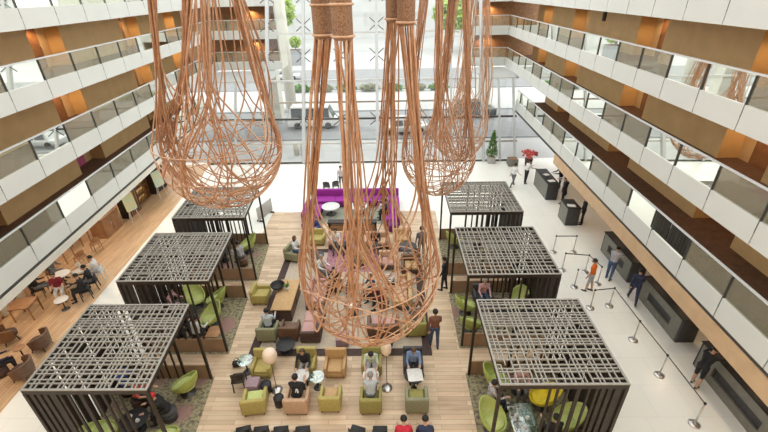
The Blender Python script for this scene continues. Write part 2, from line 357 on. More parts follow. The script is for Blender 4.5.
REC = [(4.6,6.7),(12.2,14.3),(19.6,21.9),(27.9,30.3),(34.6,36.6)]
n_door = 0
def glow(p, e=30., r=.07, col=(1., .66, .34)):
    d = bpy.data.lights.new('downlight_lamp', 'SPOT'); d.energy = e; d.color = col; d.shadow_soft_size = r; d.spot_size = R_(150); d.spot_blend = .6
    o = bpy.data.objects.new('downlight_lamp', d); C.objects.link(o); o.location = p; return o
for side, (S, sg, p0, dp) in SIDE.items():
    for l, zr in RAIL.items():
        ye = yend(l); ft, fb, fl = zr-.79, zr-1.5, zr-1.0
        # fascia panels with dark joints
        k0 = math.floor((YN-p0)/dp)+1; ys = [YN] + [p0+dp*k for k in range(k0, 99) if YN+.4 < p0+dp*k < ye-.3] + [ye]
        m = MB()
        for a, b in zip(ys, ys[1:]):
            q = [(S(a+.018), a+.018), (S(b-.018), b-.018), (S(b-.018, sg*.1), b-.018), (S(a+.018, sg*.1), a+.018)]
            m.hexa([(x, y, fb) for x, y in q] + [(x, y, ft) for x, y in q])
        lab(struct('trim_fascia', m, 'fascia_white'), 'white panelled balcony front, %s side, level %d' % (side, l))
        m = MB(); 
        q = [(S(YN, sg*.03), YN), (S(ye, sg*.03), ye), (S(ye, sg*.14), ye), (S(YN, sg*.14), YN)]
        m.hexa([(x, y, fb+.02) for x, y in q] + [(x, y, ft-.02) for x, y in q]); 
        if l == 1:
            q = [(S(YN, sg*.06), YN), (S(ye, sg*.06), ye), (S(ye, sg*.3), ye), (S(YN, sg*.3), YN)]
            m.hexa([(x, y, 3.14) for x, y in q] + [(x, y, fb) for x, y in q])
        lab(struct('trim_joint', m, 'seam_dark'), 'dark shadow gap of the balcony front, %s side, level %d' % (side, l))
        if l == 1:
            zb = 2.62 if side == 'right' else 2.93
            ye1 = 23.4 if side == 'right' else ye
            m = MB(); q = [(S(YN), YN), (S(ye1), ye1), (S(ye1, sg*.3), ye1), (S(YN, sg*.3), YN)]
            m.hexa([(x, y, zb) for x, y in q] + [(x, y, 3.2) for x, y in q])
            lab(struct('trim_bulkhead', m, 'band_beige' if side == 'right' else 'band_white'), 'bulkhead band under the lowest balcony, %s side' % side)
        # slab
        m = MB(); q = [(S(YN, sg*.14), YN), (S(ye, sg*.14), ye), (S(ye, sg*3.4), ye), (S(YN, sg*3.4), YN)]
        m.hexa([(x, y, fb+.02 if l > 1 else 3.22) for x, y in q] + [(x, y, fl) for x, y in q]); lab(struct('floor_corridor', m, 'carpet_brown'), 'brown carpeted corridor, %s side, level %d' % (side, l))
        # corridor wall, stepping back at door recesses
        if l < 4:
            top = RAIL[l+1]-1.48; w = 2.3; pts = [(YN, w)]
            for a, b in REC:
                if a < ye-1: pts += [(a, w), (a, w+.75), (min(b, ye), w+.75), (min(b, ye), w)]
            pts.append((ye, w)); m = MB()
            for (a, wa), (b, wb) in zip(pts, pts[1:]):
                if a == b and wa == wb: continue
                vs = [m.bm.verts.new(p) for p in ((S(a, sg*wa), a, fl), (S(b, sg*wb), b, fl), (S(b, sg*wb), b, top), (S(a, sg*wa), a, top))]
                m.face(vs)
            lab(struct('wall_'+side, m, 'corridor_wall'), 'tan corridor wall with door recesses, %s side, level %d' % (side, l))
            for a, b in REC:
                if b > ye: continue
                mid = (a+b)/2; n_door += 1
                d = MB(); q = [(S(mid-.48, sg*(w+.72)), mid-.48), (S(mid+.48, sg*(w+.72)), mid+.48), (S(mid+.48, sg*(w+.80)), mid+.48), (S(mid-.48, sg*(w+.80)), mid-.48)]
                d.hexa([(x, y, fl) for x, y in q] + [(x, y, fl+2.05) for x, y in q]); do = struct('door_%d' % n_door, d, 'pink' if (side == 'left' and l == 1 and 18 < a < 24) else 'amber_door')
                do['label'] = 'guest room door in a recess, %s side, level %d' % (side, l)
                hd = MB(); yy = mid+.38; x = S(yy, sg*(w+.66)); hd.bar((x, yy-.06, fl+1.), (x, yy+.06, fl+1.), .03); hd.build('door_handle', 'steel', do)
                if l > 1 or side == 'right':
                    glow((S(mid, sg*(w+.25)), mid, top-.22), (26 if side == 'left' else 17) if l > 1 else 7)
                    b_ = MB(); b_.cyl(0, 0, 0, .05, .07, 12); o = b_.build('ceiling_light', 'lamp_glow', None, (S(mid, sg*(w+.25)), mid, top-.05)); tag(o, 'small warm ceiling spotlight over a room door', 'ceiling light', 'corridor door spotlights')
        # balustrade
        nm = {'left': 'left', 'right': 'right'}[side]
        ordn = {1: 'lowest', 2: 'second', 3: 'third', 4: 'topmost'}[l]
        t = thing('balustrade', 'glass balustrade with white handrail on the %s balcony of the %s side' % (ordn, nm), 'balustrade', (S(YN), YN, ft), 0, 'glass balcony balustrades')
        L = lambda y, off, z: (S(y, sg*off)-S(YN), y-YN, z-ft)
        h = MB(); h.bar(L(YN, .05, zr), L(ye, .05, zr), .06, .05); h.build('handrail', 'white_paint', t)
        for a in ys[:-1]:
            p = MB(); q = [L(a-.018, .0, 0), L(a+.018, .0, 0), L(a+.018, .09, 0), L(a-.018, .09, 0)]
            p.hexa([(x, y, -.35) for x, y, z in q] + [(x, y, zr-ft-.03) for x, y, z in q]); p.build('post', 'steel_dark', t)
        for a, b in zip(ys, ys[1:]):
            p = MB(); q = [L(a+.03, .04, 0), L(b-.03, .04, 0), L(b-.03, .055, 0), L(a+.03, .055, 0)]
            v = [p.bm.verts.new((q[0][0], q[0][1], .0)), p.bm.verts.new((q[1][0], q[1][1], .0)), p.bm.verts.new((q[1][0], q[1][1], zr-ft-.03)), p.bm.verts.new((q[0][0], q[0][1], zr-ft-.03))]
            p.face(v); p.build('glass_panel', 'balustrade_glass', t)

# wall lamps: small dark panels on the corridor walls
def wall_sign(side, l, y):
    S, sg = SIDE[side][:2]; z = RAIL[l]+.55; x = S(y, sg*2.27)
    m = MB(); m.box(-.03, .03, -.17, .17, -.26, .26); o = m.build('wall_lamp', 'dark_wood', None, (x, y, z)); b = MB(); b.box(-.05, .05, -.1, .1, -.18, .18); b.build('lamp_front', 'choc', o)
    tag(o, 'dark square wall lamp on the %s corridor wall at level %d' % (side, l), 'wall lamp', 'dark wall lamps')
for l in (2, 3): wall_sign('left', l, 33.2)
wall_sign('right', 3, 25.8)

for k in range(8):                                     # lamps added under the galleries to brighten terrace and reception
    y = 5.5+3.4*k
    for sd, off, e in (('left', -2.2, 45), ('right', 2.0, 16)):
        if sd == 'right' and y > 27: continue
        x = SIDE[sd][0](y, off); b_ = MB(); b_.cyl(0, 0, 0, .05, .09, 12); o = b_.build('ceiling_light', 'lamp_glow', None, (x, y, 3.16))
        tag(o, 'unseen lamp added to brighten the %s' % ('cafe terrace' if sd == 'left' else 'reception desks'), 'ceiling light', 'added lamps over the %s' % ('terrace' if sd == 'left' else 'reception'))
        glow((x, y, 3.08), e, .08, (1., .74, .48))
# back galleries across the far end
for side, (x0, x1) in {'left': (SL(YG), -9.6), 'right': (7.25, SR(YG))}.items():
    for l in (2, 3, 4):
        zr = RAIL[l]; ft, fb, fl = zr-.79, zr-1.5, zr-1.0
        m = MB(); n = max(1, round((x1-x0)/1.5)); s = (x1-x0)/n
        for k in range(n): m.box(x0+s*k+.012, x0+s*(k+1)-.012, YG, YG+.1, fb, ft)
        lab(struct('trim_gallery', m, 'fascia_white'), 'white front of the far gallery, %s corner, level %d' % (side, l))
        m = MB(); xx0, xx1 = (x0-3.4, x1) if side == 'left' else (x0, x1+3.4); m.box(xx0, xx1, YG+.1, YG+2.6, fb+.02, fl); lab(struct('floor_gallery', m, 'carpet_brown'), 'carpeted far gallery, %s corner, level %d' % (side, l))
        t = thing('balustrade', 'short glass balustrade across the far %s corner, %s level' % (side, {2:'lower', 3:'upper', 4:'top'}[l]), 'balustrade', (x0, YG, ft), 0, 'glass balcony balustrades')
        h = MB(); h.bar((0, .05, .79), (x1-x0, .05, .79), .06, .05); h.build('handrail', 'white_paint', t)
        for k in range(n):
            p = MB(); p.face([p.bm.verts.new(v) for v in ((s*k+.02, .05, 0), (s*(k+1)-.02, .05, 0), (s*(k+1)-.02, .05, .76), (s*k+.02, .05, .76))]); p.build('glass_panel', 'balustrade_glass', t)
            p = MB(); p.box(s*k-.012, s*k+.012, 0, .08, -.02, .76); p.build('post', 'steel_dark', t)
        if l < 4:
            m = MB(); m.box(xx0, xx1, YG+2.4, YG+2.6, fl, RAIL[l+1]-1.48); lab(struct('wall_back', m, 'wood_mid'), 'brown back wall of the far gallery, %s corner, level %d' % (side, l))
            glow(((x0+x1)/2+.1, YG+1.9, RAIL[l+1]-1.75), 60)
    # side cheek closing gallery from the outside
    xs = x1 if side == 'left' else x0
    m = MB(); m.box(xs-.06, xs+.06, YG+.1, YG+2.6, RAIL[2]-1.5, 12.5); lab(struct('wall_cheek', m, 'column_beige'), 'end wall of the far galleries, %s corner' % side)

# ground level walls under the balconies
m = MB(); m.hexa([(SL(YN,-4.2)-.2,YN,0),(SL(YN,-4.2),YN,0),(SL(31,-4.2),31,0),(SL(31,-4.2)-.2,31,0),(SL(YN,-4.2)-.2,YN,3.2),(SL(YN,-4.2),YN,3.2),(SL(31,-4.2),31,3.2),(SL(31,-4.2)-.2,31,3.2)]); lab(struct('wall_terrace', m, 'wood_mid'), 'wood panelled wall behind the cafe terrace')
m = MB(); m.hexa([(SR(YN,3.2),YN,0),(SR(YN,3.2)+.2,YN,0),(SR(29,3.2)+.2,29,0),(SR(29,3.2),29,0),(SR(YN,3.2),YN,3.2),(SR(YN,3.2)+.2,YN,3.2),(SR(29,3.2)+.2,29,3.2),(SR(29,3.2),29,3.2)]); lab(struct('wall_reception', m, 'wood_brown'), 'brown wall behind the reception desks')
m = MB(); m.box(-17, 14, -3.3, -3, 0, 17); lab(struct('wall_bounce', m, 'corridor_wall'), 'unseen tan end wall behind the viewer, added to bounce light')  # unseen wall added behind the camera to enclose and bounce light
# roof beams carrying the pendants
m = MB()
for y in (0, 4, 8, 12, 16, 20, 24, 28, 32, 36): m.box(-19, 14, y-.12, y+.12, 17, 17.5)
for x in (-14.5, -9.6, -5, 0, 3, 7.2, 12): m.box(x-.1, x+.1, -3, 39, 17.0, 17.4)
struct('ceiling', m, 'white_paint')

# leaning glass facade -------------------------------------------------------
LEAN = .58; FY = 30.5
def fp(x, z, off=0.): return (x, FY+LEAN*z+off, z)
win = thing('window_1', 'tall leaning glass facade with white mullions and star brackets', 'window', (0, FY, 0)); win['kind'] = 'structure'
W = lambda x, z, off=0.: (x, LEAN*z+off, z)
MX = [-9.75, -6.85, -3.9, -1.0, 1.95, 4.85, 7.3]
for i, x in enumerate(MX):
    thick = .24 if i in (0, 1, 3, 6) else .14
    m = MB(); m.bar(W(x, 0), W(x, 13.2), thick, .3); m.build('mullion', 'mullion_grey', win)
for x in (-13.9, -12.3, 8.6, 9.75):
    m = MB(); m.bar(W(x, 0), W(x, 5.7), .14, .2); m.build('mullion', 'mullion_grey', win)
for z, xa, xb, w, mt in ((0.05, -14.4, 9.95, .14, 'steel_dark'), (3.05, -14.4, 9.95, .12, 'steel_dark'), (5.7, -14.6, 10, .14, 'white_paint'), (1.35, -14.4, 9.95, .05, 'steel'), (4.2, -9.7, 7.3, .04, 'steel'), (9.0, -9.7, 7.3, .04, 'white_paint'), (13.2, -9.7, 7.3, .2, 'white_paint')):
    m = MB(); m.bar(W(xa, z), W(xb, z), w, .14); m.build('transom', mt, win)
for x in MX[0:5]:
    for z in (3.05, 7.45, 9.6, 11.6):
        m = MB()
        for k in range(4):
            a = PI/4+k*PI/2
            m.tube([W(x, z, -.12), W(x+.78*math.cos(a), z+.62*math.sin(a), -.02)], .035, 6)
            if k == 0: m.cyl(0,0,0,0.001,.001,4)
        m.build('spider_bracket', 'steel_dark', win)
m = MB(); m.face([m.bm.verts.new(W(*p, .05)) for p in ((-14.4, 0), (9.95, 0), (10, 5.7), (-14.6, 5.7))]); m.face([m.bm.verts.new(W(*p, .05)) for p in ((-9.75, 5.7), (7.3, 5.7), (7.3, 13.2), (-9.75, 13.2))]); m.build('pane', 'facade_glass', win)
# canopy roofs between the low glass and the galleries
for nm, x0, x1 in (('right', 7.3, 10.2), ('left', -15.2, -9.75)):
    m = MB(); m.box(x0, x1, FY+LEAN*5.7, YG+.2, 5.62, 5.7); lab(struct('ceiling_canopy', m, 'concrete'), 'flat grey roof above the low glass, %s corner' % nm)
    c = MB()
    for k in range(9): c.box(x0+.05, x1-.05, 33.9+.5*k, 34.05+.5*k, 5.702, 5.82)
    tag(c.build('louvre_grille', 'white_paint'), 'pale louvre slats on the flat roof, %s corner' % nm, 'grille', 'roof louvres')

# ---------------------------------------------------------------- pavilions
def make_pavilion(cx, cy, inner, shear, rng, label, slabs):
    """3.2 m square open pavilion; inner = +1 when the open side faces +x."""
    t = thing('pavilion', label, 'pavilion', (cx, cy, 0), 0, 'slatted lounge pavilions')
    Hh = 1.6; Z = 3.4
    X = lambda x, y: (x*inner + shear*y)
    def bx(m, x0, x1, y0, y1, z0, z1):
        q = [(X(x0, y0), y0), (X(x1, y0), y0), (X(x1, y1), y1), (X(x0, y1), y1)]
        m.hexa([(a, b, z0) for a, b in q] + [(a, b, z1) for a, b in q])
    # x local: -1.6 outer, +1.6 inner (open)
    m = MB()
    for a in (-Hh, Hh-.055): bx(m, a, a+.055, -Hh, Hh, Z-.03, Z); bx(m, -Hh+.055, Hh-.055, a, a+.055, Z-.03, Z)
    m.build('roof_frame', 'lattice_grey', t); m = MB()
    for a in (-Hh+.004, Hh-.055): bx(m, a, a+.051, -Hh+.004, Hh-.004, Z-.17, Z-.03); bx(m, -Hh+.055, Hh-.055, a, a+.051, Z-.17, Z-.03)
    m.build('roof_beam', 'dark_wood', t)
    m = MB()
    def lines(n):
        p = -Hh+.07; o = []
        while p < Hh-.2:
            p += rng.choice((.10, .12, .15, .18, .22)); o.append(p)
        return [v for v in o if v < Hh-.1]
    ax, ay = lines(0), lines(0)
    for v in ax:
        segs = [(-Hh+.07, Hh-.07)]
        if rng.random() < .45:
            g = rng.choice(ay[:-2]); g2 = ay[min(len(ay)-1, ay.index(g)+rng.choice((1, 2)))]; segs = [(-Hh+.07, g), (g2, Hh-.07)]
        for a, b in segs: bx(m, v-.015, v+.015, a, b, Z-.05, Z-.012)
    for v in ay:
        segs = [(-Hh+.07, Hh-.07)]
        if rng.random() < .5:
            g = rng.choice(ax[:-2]); g2 = ax[min(len(ax)-1, ax.index(g)+rng.choice((1, 2)))]; segs = [(-Hh+.07, g), (g2, Hh-.07)]
        for a, b in segs: bx(m, a, b, v-.015, v+.015, Z-.055, Z-.008)
    m.build('roof_lattice', 'lattice_grey', t)
    for a in (-Hh, Hh-.08):
        for b in (-Hh, Hh-.08):
            p = MB(); bx(p, a, a+.08, b, b+.08, .006, Z-.16); p.build('post', 'dark_wood', t)
    # slat screens: outer side dense, front and back from the outer corner inwards
    y = -Hh+.14
    while y < Hh-.2:
        w = rng.choice((.10, .14, .20, .28)); w = min(w, Hh-.1-y)
        p = MB(); bx(p, -Hh+.01, -Hh+.06, y, y+w, .007, Z-.16); p.build('screen_slat', 'dark_wood', t); y += w + rng.choice((.02, .03, .03, .10))
    for b in (-Hh+.01, Hh-.06):
        x = -Hh+.16
        while x < slabs:
            w = rng.choice((.05, .06, .09)) if x > -.9 else rng.choice((.10, .16)); p = MB(); bx(p, x, x+w, b, b+.05, .007, Z-.16); p.build('screen_slat', 'dark_wood', t); x += w + (.07 if x < -.9 else rng.choice((.14, .19, .25)))
        p = MB(); bx(p, -Hh+.1, Hh-.085, b-.005 if b < 0 else b+.015, b+.035 if b < 0 else b+.055, .02, .66); p.build('low_panel', 'partition_brown', t)
    for b in (-Hh, Hh-.08):
        p = MB(); bx(p, -Hh+.1, Hh-.085, b+.09 if b < 0 else b-.28, b+.28 if b < 0 else b-.09, .38, .44); p.build('ledge', 'wood_mid', t) if False else p.bm.free()
    return t
PV = {'R1': (4.24, 8.5, -1, .0), 'R2': (4.2, 12.97, -1, .0), 'R3': (4.2, 17.48, -1, .0), 'L1': (-7.86, 8.39, 1, -.093), 'L2': (-7.98, 12.76, 1, -.075), 'L3': (-8.14, 17.2, 1, -.085)}
pl = {'R1': 'nearest slatted pavilion on the right, glass table and yellow chair inside', 'R2': 'middle slatted pavilion on the right, man in pink shirt inside', 'R3': 'farthest slatted pavilion on the right',
      'L1': 'nearest slatted pavilion on the left, lime chairs and guests inside', 'L2': 'middle slatted pavilion on the left', 'L3': 'farthest slatted pavilion on the left'}
for k, (cx, cy, inn, sh) in PV.items():
    make_pavilion(cx, cy, inn, sh, random.Random(hash(k) if False else sum(map(ord, k))), pl[k], {'L': .85, 'R': .35}[k[0]])
    m = MB(); m.hexa([(cx-1.62-sh*-1.6*-1, cy-1.7, 0)]*0 or [(cx-1.66+sh*-1.7, cy-1.7, 0), (cx+1.66+sh*-1.7, cy-1.7, 0), (cx+1.66+sh*1.6, cy+1.62, 0), (cx-1.66+sh*1.6, cy+1.62, 0), (cx-1.66+sh*-1.7, cy-1.7, .006), (cx+1.66+sh*-1.7, cy-1.7, .006), (cx+1.66+sh*1.6, cy+1.62, .006), (cx-1.66+sh*1.6, cy+1.62, .006)])
    tag(m.build('rug', 'rug_green'), 'green patterned rug with dark rose flowers under the ' + pl[k].split(',')[0], 'rug', 'pavilion rugs')

# ---------------------------------------------------------------- rattan pendants
def pendant(label, cx, cy, R, zbot, zwid, ropes, nst, rad, seed, sleeve_r=.19, per=5, rope='rope'):
    rng = random.Random(seed); t = thing('pendant_lamp', label, 'pendant lamp', (cx, cy, zbot), 0, 'woven rattan pendants')
    h = zwid-zbot
    th = [r_[0] for r_ in ropes]; n = len(ropes)
    bundles = [MB() for _ in ropes]; net = MB(); loops = MB()
    def gather(i, j):
        a, sx, sy, zt = ropes[i][:4]; zg = h + .32*(zt-zwid); rr = R*.86
        return Vector((rr*math.cos(a)*.72+.28*sx, rr*math.sin(a)*.72+.28*sy, zg))
    def smooth(pts, it=3):
        pts = [Vector(p) for p in pts]
        for _ in range(it):
            q = [pts[0]]
            for a, b in zip(pts, pts[1:]): q += [a*.75+b*.25, a*.25+b*.75]
            q.append(pts[-1]); pts = q
        return pts
    def surf(d): return Vector((R*d.x, R*d.y, h+h*d.z))
    def head(i, spread, off):
        a, sx, sy, zt = ropes[i][:4]; fan = ropes[i][4] if len(ropes[i]) > 4 else 1.; off *= fan; ang = rng.uniform(0, 2*PI); sr = sleeve_r*.8
        top = Vector((sx+sr*math.cos(ang), sy+sr*math.sin(ang), zt-zbot)); g = gather(i, 0) + Vector((rng.gauss(0, off), rng.gauss(0, off), rng.uniform(-.3, .3)))
        return [top, top*.55+g*.45 + Vector((rng.gauss(0,.03), rng.gauss(0,.03), 0)), g], a+spread
    for i in range(n):
        for j in range(i+1, n):
            adj = (j-i == 1 or j-i == n-1)
            for q in range(per if adj else per-1):
                s1 = rng.uniform(-.62, .62); s2 = rng.uniform(-.62, .62)
                A, a1 = head(i, s1, .09); B, a2 = head(j, s2, .09)
                e1 = rng.uniform(.02, .2); d1 = Vector((math.cos(a1), math.sin(a1), e1)); d2 = Vector((math.cos(a2), math.sin(a2), e1))
                mid = (d1+d2)*.5; k = rng.uniform(.4, 2.6) if adj else rng.uniform(1.2, 3.2)
                c = Vector((mid.x*1.1, mid.y*1.1, -k)); pts = []
                for u in range(1, 13):
                    u /= 13; d = d1*(1-u)**2 + c*2*u*(1-u) + d2*u*u; d.normalize()
                    pts.append(surf(d))
                lead1 = Vector((d1.x*R*.98, d1.y*R*.98, h*1.12+.02)); lead2 = Vector((d2.x*R*.98, d2.y*R*.98, h*1.12+.02))
                full = smooth(A + [lead1] + pts + [lead2] + B[::-1], 2)
                r = rad*rng.uniform(.75, 1.1); cut = len(full)//4
                bundles[i].tube(full[:len(full)//2+1], r, 5); bundles[j].tube(full[len(full)//2:], r, 5)
            if adj:
                for q in range(2):
                    A, a1 = head(i, 0, .05); B, a2 = head(j, 0, .05); a = A[2]; b = B[2]; mid = (a+b)/2
                    dep = h*rng.uniform(.55, 1.0); o = Vector((mid.x, mid.y, 0)); o = o.normalized()*R*.38 if o.length > .05 else o
                    c = mid - Vector((0, 0, dep*1.55)) + o
                    loops.tube(smooth([A[0], A[1], a, a*.55+c*.45, c, b*.55+c*.45, b, B[1], B[0]], 3), rad*1.1, 5)
    for q in range(nst):                                # slanted hoops woven round the bowl
        lat = rng.uniform(-.85, -.05); tilt = Vector((rng.gauss(0, .35), rng.gauss(0, .35), 1)).normalized()
        x = tilt.orthogonal().normalized(); y = tilt.cross(x); rr = math.sqrt(1-lat*lat); pts = []
        for k in range(40):
            d = tilt*lat + (x*math.cos(2*PI*k/40)+y*math.sin(2*PI*k/40))*rr
            if d.z > .1: d.z = .1; 
            d.normalize(); pts.append(surf(d))
        net.tube(pts, rad*.75, 5, True)
    for b in bundles: b.build('strand_bundle', rope, t)
    loops.build('loop_strands', 'rope_pale', t); net.build('woven_bowl', 'rope_pale', t)
    for i, r_ in enumerate(ropes):
        a, sx, sy, zt = r_[:4]; m = MB(); m.lathe([(sleeve_r*.9, zt-zbot-.05), (sleeve_r, zt-zbot), (sleeve_r, 17-zbot)], 20, sx, sy); s = m.build('sleeve', 'sleeve_weave', t)
        z = zt-zbot+.02
        while z < zt-zbot+3.2 and z < 16.8-zbot:
            m = MB(); m.tube([(sx+(sleeve_r+.012)*math.cos(2*PI*k/20), sy+(sleeve_r+.012)*math.sin(2*PI*k/20), z) for k in range(20)], .024, 6, True); z += .52; m.build('sleeve_ring', 'rope_pale', s)
    return t
pendant('largest woven rattan pendant, hanging lowest in the middle of the lounge', -.62, 9.2, 1.93, 3.05, 5.45,
        [(R_(182), -.66, -.5, 11.22), (R_(262), -.22, -1.05, 11.24, 2.4), (R_(75), .74, .8, 11.40, 2.2), (R_(2), .98, .35, 11.36)], 10, .023, 3)
pendant('woven rattan pendant hanging by the left balconies', -5.0, 11.5, 1.78, 6.2, 8.1,
        [(R_(178), -.55, .0, 13.6, .7), (R_(150), .3, .35, 13.4, .8), (R_(285), .85, -.35, 13.4, 3.), (R_(35), 1.0, .1, 13.5, 3.)], 12, .021, 5, .19, 6)
pendant('smaller woven rattan pendant hanging towards the right, behind the largest', 2.02, 16.5, 1.55, 4.05, 5.8,
        [(R_(180), -.55, .0, 13.6), (R_(265), -.3, -.3, 13.4), (R_(80), .35, .3, 13.5), (R_(5), .55, .0, 13.5)], 12, .019, 8, .2, 6)
pendant('farthest woven rattan pendant, close to the glass facade', 3.6, 21., 1.45, 3.9, 5.75,
        [(R_(175), -.5, .0, 12.6, 2.), (R_(260), -.1, -.3, 12.4, 2.5), (R_(80), .3, .3, 12.5, 2.), (R_(0), .75, .0, 12.3, 2.5)], 12, .018, 11, .2, rope='rope_pale')  # paler rope colour stands in for distance haze on these strands

# ---------------------------------------------------------------- furniture prototypes (local forward = +y)
def armchair(label, col, loc, rz, w=.70, d=.72, hb=.74, ha=.56, cush=None, kind='armchair', feet='dark_wood'):
    t = thing('armchair', label, 'armchair', loc, rz)
    x, y = w/2, d/2
    m = MB(); m.rbox(-x+.11, x-.11, -y+.12, y, .12, .30, .03); m.build('seat', col, t)
    m = MB(); m.rbox(-x+.115, x-.115, -y+.13, y-.01, .30, .43, .05); m.build('cushion', cush or col, t)
    m = MB(); m.rbox(-x, x, -y, -y+.14, .12, hb, .04); m.build('backrest', col, t)
    for s in (-1, 1): m = MB(); m.rbox(*(sorted((s*x, s*(x-.11)))), -y+.12, y, .12, ha, .035); m.build('armrest', col, t)
    for sx in (-1, 1):
        for sy in (-1, 1): m = MB(); m.lathe([(0,0),(.022,0),(.03,.13),(0,.13)], 8, sx*(x-.08), sy*(y-.08)); m.build('leg', feet, t)
    return t
def sofa(label, col, loc, rz, w, d=.85, hb=.72, n=2, cush=None, base='choc', arms=True):
    t = thing('sofa', label, 'sofa', loc, rz); x, y = w/2, d/2
    m = MB(); m.rbox(-x, x, -y, y, .06, .28, .03); m.build('base', base, t)
    m = MB(); m.rbox(-x, x, -y, -y+.18, .28, hb, .05); m.build('backrest', col, t)
    if arms:
        for s in (-1, 1): m = MB(); m.rbox(*(sorted((s*x, s*(x-.14)))), -y+.18, y, .28, .56, .04); m.build('armrest', col, t)
    xa = x-.15 if arms else x
    for k in range(n):
        m = MB(); m.rbox(-xa+2*xa*k/n+.008, -xa+2*xa*(k+1)/n-.008, -y+.19, y-.01, .28, .44, .05); m.build('seat_cushion', cush or col, t)
    for s in (-1, 1): m = MB(); m.box(s*x*.85-.04, s*x*.85+.04, -y+.05, y-.05, 0, .06); m.build('foot', 'black', t)
    return t
def egg_chair(label, loc, rz, col='lime', inside='lime_inside'):
    t = thing('shell_chair', label, 'chair', loc, rz, 'lime shell chairs')
    m = MB(); n, k = 28, 10; rings = []
    def rim(a):                                  # a = 0 at the back
        c = (1+math.cos(a))/2; return .44 + .62*c**1.5
    def pt(a, v, off):
        zt = rim(a); z = .30 + (zt-.30)*v**1.4; r = (.16+.26*math.sin(min(1, v*1.25)*PI/2))*(1-.10*max(0, v-.7)) - off
        return (r*math.sin(a)*1.02, -r*math.cos(a) - .10*(v**2)*max(0, math.cos(a)), z + (off*.8 if v < .5 else 0))
    for off, rev in ((0, 1), (.035, 0)):
        m.mi = 0 if off == 0 else 1
        g = [[m.bm.verts.new(pt(2*PI*i/n, v/k, off)) for i in range(n)] for v in range(k+1)]
        rings.append(g)
        for v in range(k):
            for i in range(n): m.face([g[v][i], g[v][(i+1) % n], g[v+1][(i+1) % n], g[v+1][i]], True)
        m.face(g[0])
    m.mi = 0
    for i in range(n): m.face([rings[0][k][i], rings[0][k][(i+1) % n], rings[1][k][(i+1) % n], rings[1][k][i]], True)
    m.build('shell', [col, inside], t)
    m = MB(); m.lathe([(0,.36),(.30,.37),(.335,.41),(.31,.455),(0,.465)], 24, 0, .0); m.build('seat_cushion', inside, t)
    m = MB(); m.lathe([(0,0),(.25,0),(.25,.015),(.04,.03),(.035,.30),(0,.30)], 20); m.build('base', 'steel_dark', t)
    return t
def round_table(label, loc, r=.36, h=.5, top='white_paint', stem='steel_dark', cat='table', group=None, br=.6):
    t = thing('side_table', label, 'table', loc, 0, group)
    m = MB(); m.lathe([(0,h-.03),(r-.01,h-.03),(r,h-.02),(r,h-.005),(r-.01,h),(0,h)], 28); m.build('tabletop', top, t)
    m = MB(); m.lathe([(0,.02),(.028,.02),(.025,h-.03),(0,h-.03)], 10); m.build('pedestal', stem, t)
    m = MB(); m.lathe([(0,0),(r*br,0),(r*br,.012),(.03,.03),(0,.03)], 24); m.build('base', stem, t)
    return t
def box_table(label, loc, rz, w, d, h, top, leg='dark_wood', group=None, name='table'):
    t = thing(name, label, 'table', loc, rz, group)
    m = MB(); m.rbox(-w/2, w/2, -d/2, d/2, h-.045, h, .01, 1); m.build('tabletop', top, t)
    for sx in (-1, 1):
        for sy in (-1, 1): m = MB(); m.box(sx*(w/2-.05)-.022, sx*(w/2-.05)+.022, sy*(d/2-.05)-.022, sy*(d/2-.05)+.022, 0, h-.045); m.build('leg', leg, t)
    return t
def pouf(label, loc, r, h, col, top=None, square=False, cat='stool', group=None, rz=0):
    t = thing('stool', label, cat, loc, rz, group)
    m = MB()
    if square: m.rbox(-r, r, -r, r, .03, h-.06, .02)
    else: m.lathe([(0,.03),(r*.92,.03),(r*.96,h-.06),(0,h-.06)], 24)
    m.build('base', col, t); m = MB()
    if square: m.rbox(-r-.005, r+.005, -r-.005, r+.005, h-.06, h, .025)
    else: m.lathe([(0,h-.06),(r,h-.06),(r,h-.02),(r*.95,h),(0,h)], 28)
    m.build('seat', top or col, t); m = MB(); m.cyl(0, 0, 0, .03, r*.7, 16); m.build('foot', 'black', t)
    return t
def wood_chair(label, loc, rz, col='dark_wood', hb=.86, curved=True, group=None, seat=None):
    t = thing('dining_chair', label, 'chair', loc, rz, group)
    m = MB(); m.rbox(-.22, .22, -.22, .22, .42, .47, .015, 1); m.build('seat', seat or col, t)
    m = MB(); N = 10
    for i in range(N):
        a0, a1 = -1.05+2.1*i/N, -1.05+2.1*(i+1)/N
        P = lambda a, r, z: (r*math.sin(a), .03-r*math.cos(a)*1.02, z)
        zz = lambda a: hb-.20*abs(a)**2.2*.55
        m.hexa([P(a0,.225,.56), P(a1,.225,.56), P(a1,.255,.56), P(a0,.255,.56), P(a0,.23,zz(a0)), P(a1,.23,zz(a1)), P(a1,.26,zz(a1)), P(a0,.26,zz(a0))])
    m.build('backrest', col, t)
    for sx in (-1, 1):
        m = MB(); m.bar((sx*.19, .19, 0), (sx*.19, .19, .42), .035); m.build('leg', col, t)
        m = MB(); m.bar((sx*.19, -.21, 0), (sx*.17, -.17, .60), .035); m.build('leg', col, t)
    return t
def floor_lamp(label, loc, hz, rs=.20):
    t = thing('floor_lamp', label, 'floor lamp', loc, 0)
    m = MB(); m.lathe([(0,0),(.19,0),(.19,.02),(.03,.035),(0,.035)], 24); m.build('base', 'steel', t)
    m = MB(); m.cyl(0, 0, .035, hz, .013, 8); m.build('pole', 'steel_dark', t)
    m = MB(); m.lathe([(0,hz-.10),(rs*.55,hz-.09),(rs*.9,hz+.02),(rs,hz+.18),(rs*.85,hz+.34),(rs*.5,hz+.42),(0,hz+.43)], 24); m.build('lamp_shade', 'shade', t)
    return t
